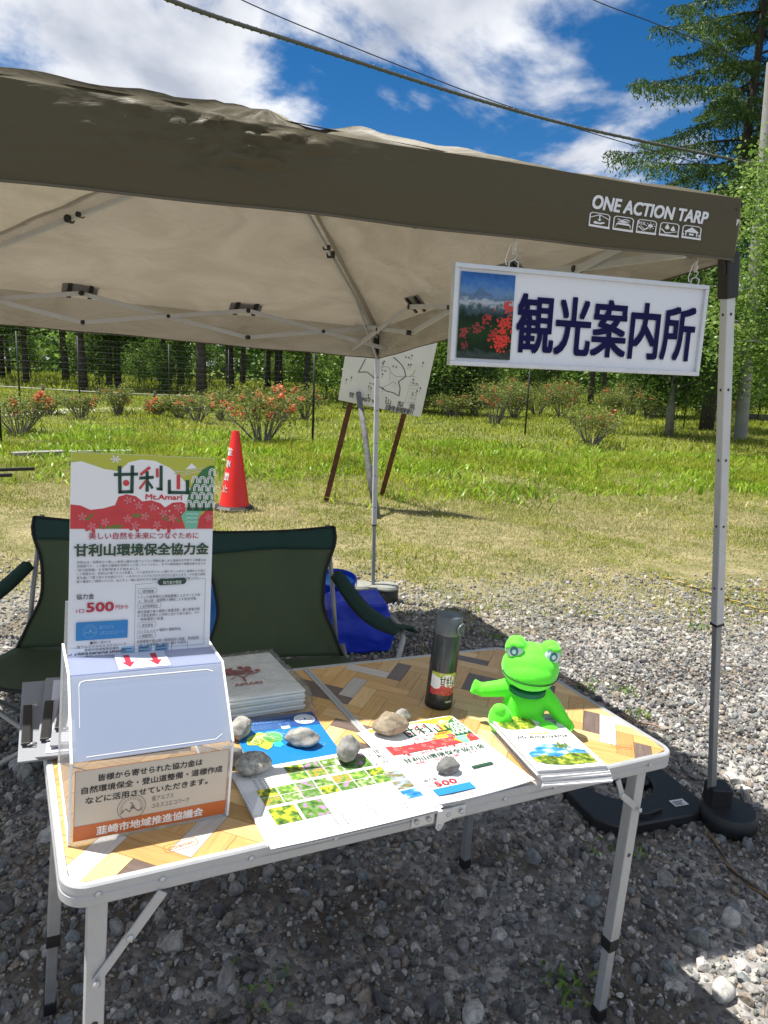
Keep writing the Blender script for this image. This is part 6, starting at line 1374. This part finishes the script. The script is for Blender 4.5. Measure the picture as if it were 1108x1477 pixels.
# azalea bushes
AZL = foliage('azalea_leaves', [(.07, .10, .02), (.14, .19, .035), (.25, .28, .06), (.30, .20, .08)], .45, .5, 1.5)
ORF = foliage('azalea_blossoms', [(.50, .10, .05), (.75, .18, .09), (.85, .30, .17), (.85, .42, .28)], .4, .5, 3)
REF = foliage('azalea_buds', [(.30, .06, .04), (.45, .10, .06), (.55, .16, .10), (.5, .2, .1)], .35, .5, 3)
def azalea(px, yb, yt, wpx, fl, label, red=0, seed=0, dens=1.0):
    p = gnd(px, yb); hor = 539+.042*(px-554); h = CAMH-(yt-hor)/FPX*p.y; w_ = wpx*1.25/FPX*p.y/2; rr = random.Random(seed+int(px)); e = empty('azalea_bush', (p.x, p.y, 0), label, 'azalea bush', 'azalea bushes in the meadow')
    mb = MB(); tips = []
    for k in range(int(20+w_*16)):
        a = rr.uniform(0, 6.28); tl_ = rr.uniform(.2, 1)**.7; e_ = Vector((math.cos(a)*w_*tl_, math.sin(a)*w_*tl_*.8, h*rr.uniform(.6, .97)*(1-.25*tl_))); b = Vector((math.cos(a)*.12*w_, math.sin(a)*.12*w_, 0)); m1 = b.lerp(e_, .5)+Vector((math.cos(a), math.sin(a), 0))*w_*-.05+Vector((rr.uniform(-.04, .04), rr.uniform(-.04, .04), 0))
        mb.tube([b, m1, e_], [.011, .008, .004], 4, cap=False)
        for s in range(4):
            c = m1.lerp(e_, rr.random()); f = c+Vector((rr.uniform(-1, 1), rr.uniform(-1, 1), rr.uniform(.2, 1)))*.16*h; mb.tube([c, f], [.005, .002], 3, cap=False); tips.append(tuple(f))
        tips.append(tuple(e_))
    mb.build('stem', BARK2, e, kind=None); P = clumps(tips, 17*dens, (.10*h, .10*h, .08*h)); V_, F_, r_ = leaf_quads(P, .042+p.y*.0012, .3, .5); link('foliage', np_mesh('foliage', V_, F_, AZL, r_), e)
    def blos(nf, m, nm):
        if nf <= 0: return
        idx = [rr.randrange(len(tips)) for _ in range(nf)]; Q = clumps([tips[i] for i in idx], 16, .035+.0*h); Q[:, 2] += .03; V2, F2, r2 = leaf_quads(Q, .045+p.y*.0010, .2, .8); link(nm, np_mesh(nm, V2, F2, m, r2), e)
    blos(fl, ORF, 'blossom'); blos(red, REF, 'bud')
AZ = [(378, 640, 545, 105, 34, 'large azalea bush with coral orange blossoms just right of the traffic cone top', 4, 1.1), (28, 628, 556, 90, 16, 'azalea bush with orange flowers at the left edge behind the near fence', 2, .8), (115, 604, 560, 50, 3, 'sparse azalea bush beside the second fence post from the left', 2, .6), (172, 600, 552, 36, 2, 'thin azalea bush below the dark tree trunks left of the cone', 3, .7), (226, 602, 572, 34, 14, 'low azalea bush covered in orange flowers behind the netting', 0, .7), (285, 610, 560, 44, 2, 'bare looking azalea bush just left of the large orange one', 5, .5), (318, 606, 556, 40, 5, 'azalea bush half hidden behind the large orange one', 4, .7), (440, 606, 548, 40, 7, 'azalea bush with a few orange flowers beside the black fence post', 6, .8), (655, 604, 562, 50, 0, 'azalea bush with reddish young leaves right of the map board', 6, .9), (714, 612, 540, 76, 1, 'tall azalea bush under the left half of the hanging sign', 14, .9), (775, 600, 548, 52, 0, 'azalea bush beside the black post under the hanging sign', 6, 1), (812, 604, 543, 60, 2, 'full azalea bush under the middle of the hanging sign', 14, 1), (853, 645, 578, 78, 2, 'nearest azalea bush with many thin stems and a few red buds in the grass', 9, .9), (908, 600, 545, 62, 1, 'azalea bush with red tipped leaves under the right half of the sign', 14, 1), (962, 603, 552, 56, 5, 'azalea bush with some coral flowers left of the tent leg', 9, 1), (1008, 600, 545, 50, 2, 'azalea bush just left of the front tent leg', 8, 1), (1062, 604, 568, 50, 0, 'low azalea bush at the foot of the concrete utility pole', 5, .8), (598, 598, 566, 40, 0, 'small azalea bush directly behind the leaning map board', 2, .9), (684, 600, 556, 40, 0, 'azalea bush between the map board and the tall bush under the sign', 4, 1), (742, 602, 552, 44, 0, 'azalea bush just left of the black post under the sign', 6, 1), (880, 600, 556, 40, 1, 'low azalea bush behind the nearest thin stemmed bush', 4, 1), (935, 606, 560, 42, 3, 'low azalea bush with a few coral flowers below the sign right half', 5, 1), (404, 606, 560, 40, 6, 'azalea bush peeping out right behind the large orange one', 4, .9), (258, 604, 566, 34, 3, 'low azalea bush beside the black post left of the cone', 3, .8), (70, 598, 565, 40, 5, 'azalea bush with a few orange dots between the left posts', 1, .7)]
for k, (px, yb, yt, w_, fl, lb, red, dn) in enumerate(AZ): azalea(px, yb, yt, w_, fl, lb, red, k*7, dn)

# fences
def net_fence(label, bases, h, netmat, net=True, r=.022):
    e = empty('net_fence', (bases[0].x, bases[0].y, 0)); tag(e, label, 'fence'); O = bases[0]
    for b in bases: MB().tube([Vector((b.x-O.x, b.y-O.y, -.1)), Vector((b.x-O.x, b.y-O.y, h))], r, 8).build('post', mat('fence_post_black', (.010, .012, .012), .6), e, smooth=True)
    if not net: return
    for a, b in zip(bases[:-1], bases[1:]):
        a, b = a-O, b-O; a.z = b.z = 0; mb = MB(); L = (b-a).length; n = int(L/.12)
        for k in range(1, int(h/.10)): z = k*.10; mb.tube([a+Vector((0, 0, z)), (a+b)/2+Vector((0, 0, z-.02)), b+Vector((0, 0, z))], .0016, 3, cap=False)
        for k in range(1, n): p = a.lerp(b, k/n); mb.tube([p+Vector((0, 0, .02)), p+Vector((0, 0, h-.08))], .0014, 3, cap=False)
        mb.build('netting', netmat, e)
NET = mat('net_dark', (.03, .035, .03), .7)
b0 = gnd(2, 645); b1 = gnd(451, 640); b2 = gnd(757, 630); b3 = gnd(986, 616); b4 = b3+(b3-b2)*.8; bm1 = b0-(b1-b0)*.9
net_fence('near wildlife netting fence on black posts running from the left edge towards the utility pole', [bm1, b0, b1, b2, b3, b4], 2.0, NET)
net_fence('farther netting fence on thin black posts in front of the shady wood', [gnd(-70, 600), gnd(30, 600), gnd(116, 597), gnd(245, 590), gnd(330, 584), gnd(382, 581), gnd(470, 580), gnd(590, 582)], 2.1, NET, r=.024)
rl_ = empty('low_rail_fence', (at(-20, 556, 27).x, 27, 0), 'low pale rail running across the meadow in front of the dark trunks', 'rail fence'); O = Vector((rl_.location.x, 27, 0))
A_, B_ = at(-20, 556, 27), at(330, 573, 29); MB().tube([A_-O, (A_+B_)/2-O-Vector((0, 0, .05)), B_-O], .022, 6).build('rail', mat('pale_rail', (.42, .40, .36), .7), rl_, smooth=True)
for t in (0, .22, .45, .68, .9): p = A_.lerp(B_, t)-O; MB().tube([(p.x, p.y, -.05), (p.x, p.y, p.z+.12)], .05, 7).build('post', BARK, rl_, smooth=True)
pth = MB(); q = [gnd(-120, 606), gnd(160, 594), gnd(300, 590), gnd(300, 586), gnd(160, 588), gnd(-120, 597)]; pth.add([(p.x, p.y, .01) for p in q], [(0, 1, 4, 5), (1, 2, 3, 4)]); pth.build('path', mat('path_gravel', (.38, .37, .34), .9, noise=.2, nscale=4), None, kind='structure')

# utility pole and wires
ub, ut = at(1072, 604, 20.0), at(1114, 90, 20.3); ub.z = -.1; up_ = empty('utility_pole', (ub.x, ub.y, 0), 'tall round grey concrete utility pole behind the leafy tree at the right edge', 'utility pole'); O = Vector((ub.x, ub.y, 0))
CONC = mat('pole_concrete', (.30, .29, .27), .85, noise=.15, nscale=3, bump=.2, bscale=30)
smooth_angle(MB().tube([ub-O, ub.lerp(ut, .5)-O, ut-O], [.175, .155, .135], 20).build('shaft', CONC, up_), 60)
for t in (.30, .36, .62, .68): p = ub.lerp(ut, t)-O; MB().tube([p, p+Vector((0, 0, .05))], .166, 20).build('band', mat('band_dark', (.05, .05, .05), .5), up_, smooth=True)
for k, t in enumerate((.33, .42, .51)): p = ub.lerp(ut, t)-O; MB().tube([p+Vector((0, -.15, 0)), p+Vector((.0, -.34, .0))], .012, 6).build('climbing_step', STEEL, up_)
def wire(pxs, ys, r, label, tw=False):
    P = [at(x, y, Y) for (x, y), Y in zip(pxs, ys)]; Q = []
    for i in range(len(P)-1):   # smooth through the points
        p0, p1, p2, p3 = P[max(i-1, 0)], P[i], P[i+1], P[min(i+2, len(P)-1)]
        for k in range(8): t = k/8; Q.append(.5*((2*p1)+(p2-p0)*t+(2*p0-5*p1+4*p2-p3)*t*t+(3*p1-p0-3*p2+p3)*t**3))
    Q.append(P[-1]); m = MB().tube([q-Q[0] for q in Q], r, 8)
    if tw:
        n = 700; W_ = []
        for i in range(n+1): f = i/n*(len(Q)-1); j = min(len(Q)-2, int(f)); p = Q[j].lerp(Q[j+1], f-j)-Q[0]; W_.append(p+Vector((0, math.cos(i*.9), math.sin(i*.9)))*r*1.05)
        m.tube(W_, r*.28, 4)
    o = m.build('overhead_wire', mat('wire_grey', (.10, .10, .095), .5) if tw else mat('wire_dark', (.02, .022, .03), .5), None, smooth=True); o.location = Q[0]; return tag(o, label, 'wire')
wire([(60, -95), (240, -2), (450, 68), (690, 144), (850, 187), (1052, 229), (1110, 240)], [9.5, 11, 13.5, 16.5, 18.2, 20, 20.5], .034, 'thick grey twisted overhead cable crossing the sky diagonally', True)
wire([(250, -60), (345, -2), (520, 72), (690, 138), (800, 175), (905, 207), (1060, 250)], [14, 14.8, 16, 17.5, 18.5, 19.5, 21], .011, 'thin dark overhead wire running under the thick cable', False)
wire([(700, -75), (852, -2), (930, 28), (1004, 57), (1080, 88)], [19, 19.5, 20, 20.4, 21], .012, 'thin single wire at the top right ending in the larch', False)

# odds and ends on the ground
for k, (a, b_, lb) in enumerate((((18, 660), (92, 657), 'left pale flat kerb stone lying in the grass behind the camp chairs'), ((98, 658), (190, 656), 'right pale flat kerb stone lying in the grass behind the camp chairs'))):
    p, q = gnd(*a), gnd(*b_); c = (p+q)/2; L = (q-p).length; o = MB().box((0, 0, .05), (L, .16, .06)).build('kerb_stone', mat('kerb_pale', (.24, .23, .20), .9, noise=.2, nscale=8), None, T((c.x, c.y, 0)) @ Matrix.Rotation(math.atan2((q-p).y, (q-p).x), 4, 'Z'), bevel=.01); tag(o, lb, 'kerb stone')
for k, (y_, x1, lb) in enumerate(((676, 50, 'upper black square metal rod lying behind the left camp chair'), (685, 18, 'lower black metal rod lying behind the left camp chair'))):
    p, q = gnd(-140, y_+6, .24), gnd(x1, y_, .26); e = tag(MB().beam((0, 0, 0), q-p, .035, .035).build('metal_rod', BLACK, None, T(p), bevel=.004), lb, 'metal rod')
p = gnd(1088, 606); o = soft('mossy_block', (p.x, p.y, 0), (1.6, .6, .28), 5, mat('mossy_stone', (.10, .09, .07), .9, noise=.5, nscale=4), 'low dark mossy block beside the foot of the utility pole', 'stone block', .9, 5)
TW = mat('twig_brown', (.30, .17, .11), .8, noise=.2, nscale=20); rw = random.Random(12)
for k, (x_, y_, ang, L, lb) in enumerate(((826, 985, -50, .17, 'reddish twig on the gravel just behind the frog'), (925, 1042, -35, .20, 'pale brown twig lying beside the right table edge'), (1095, 850, -10, .16, 'thin twig at the right edge near the yellow rope'), (500, 1210, 25, .10, 'short twig in the dark gravel under the table middle'), (685, 868, 15, .12, 'short dark twig on the sunny gravel behind the bottle'))):
    p = gnd(x_, y_, .018); pts = [Vector((L*(i/5-.5), .012*math.sin(i*2+k), .006*math.sin(i*1.7+k))) for i in range(6)]; tag(MB().tube(pts, [.004, .0045, .004, .0035, .003, .0015], 6).tube([pts[2], pts[2]+Vector((L*.15, .03, .01))], [.002, .001], 5).build('twig', TW, None, T(p) @ Matrix.Rotation(R_(ang), 4, 'Z'), smooth=True), lb, 'twig')
WEED = foliage('weed_leaves', [(.04, .10, .015), (.10, .20, .03), (.2, .32, .06), (.3, .4, .1)], .4, .5, 3)
for k, (x_, y_, R1, n, lb) in enumerate(((825, 1418, .07, 70, 'small green weed in the dark gravel left of the right table leg'), (385, 1440, .08, 40, 'faint weed patch in the shaded gravel at the bottom edge'), (895, 1225, .08, 60, 'weed tuft in the shade left of the front right table leg'), (845, 990, .07, 80, 'small weed on the gravel right of the frog'), (922, 1030, .06, 60, 'small weed in the sunny gravel beside the right table edge'), (905, 998, .07, 70, 'weed patch on sunny gravel behind the table corner'), (715, 920, .07, 60, 'weed clump behind the bottle and frog'), (1010, 905, .08, 80, 'weed clump left of the tent leg on gravel'), (45, 935, .07, 70, 'weed under the left camp chair on gravel'))):
    n = n//2; p = gnd(x_, y_, .01); xx = rng.normal(0, R1*.5, n); yy = rng.normal(0, R1*.5, n); V_, F_, r_ = blades(xx, yy, rng.uniform(.012, .032, n), rng.uniform(.006, .012, n), 1.8, z0=.0); o = link('weed', np_mesh('weed', V_, F_, WEED, r_)); o.location = p; tag(o, lb, 'weed')
# trodden litter of small leaves and straw
x, y = scatter(5200, 1.6, 9, .72); q = rng.uniform(0, 1, len(x)) < .25+.6*(y > 4); x, y = x[q], y[q]; Cn = np.stack([x, y, np.full(len(x), .022)], 1); V_, F_, r_ = leaf_quads(Cn, .022, 6, .45); V_[:, 2] = np.clip(V_[:, 2], .008, .04)
tag(link('leaf_litter', np_mesh('leaf_litter', V_, F_, foliage('litter', [(.12, .08, .04), (.25, .17, .09), (.38, .30, .17), (.2, .12, .08)], .2, .8, 2), r_)), 'dry brown leaf and straw bits scattered over the gravel', 'leaf litter', kind='stuff')
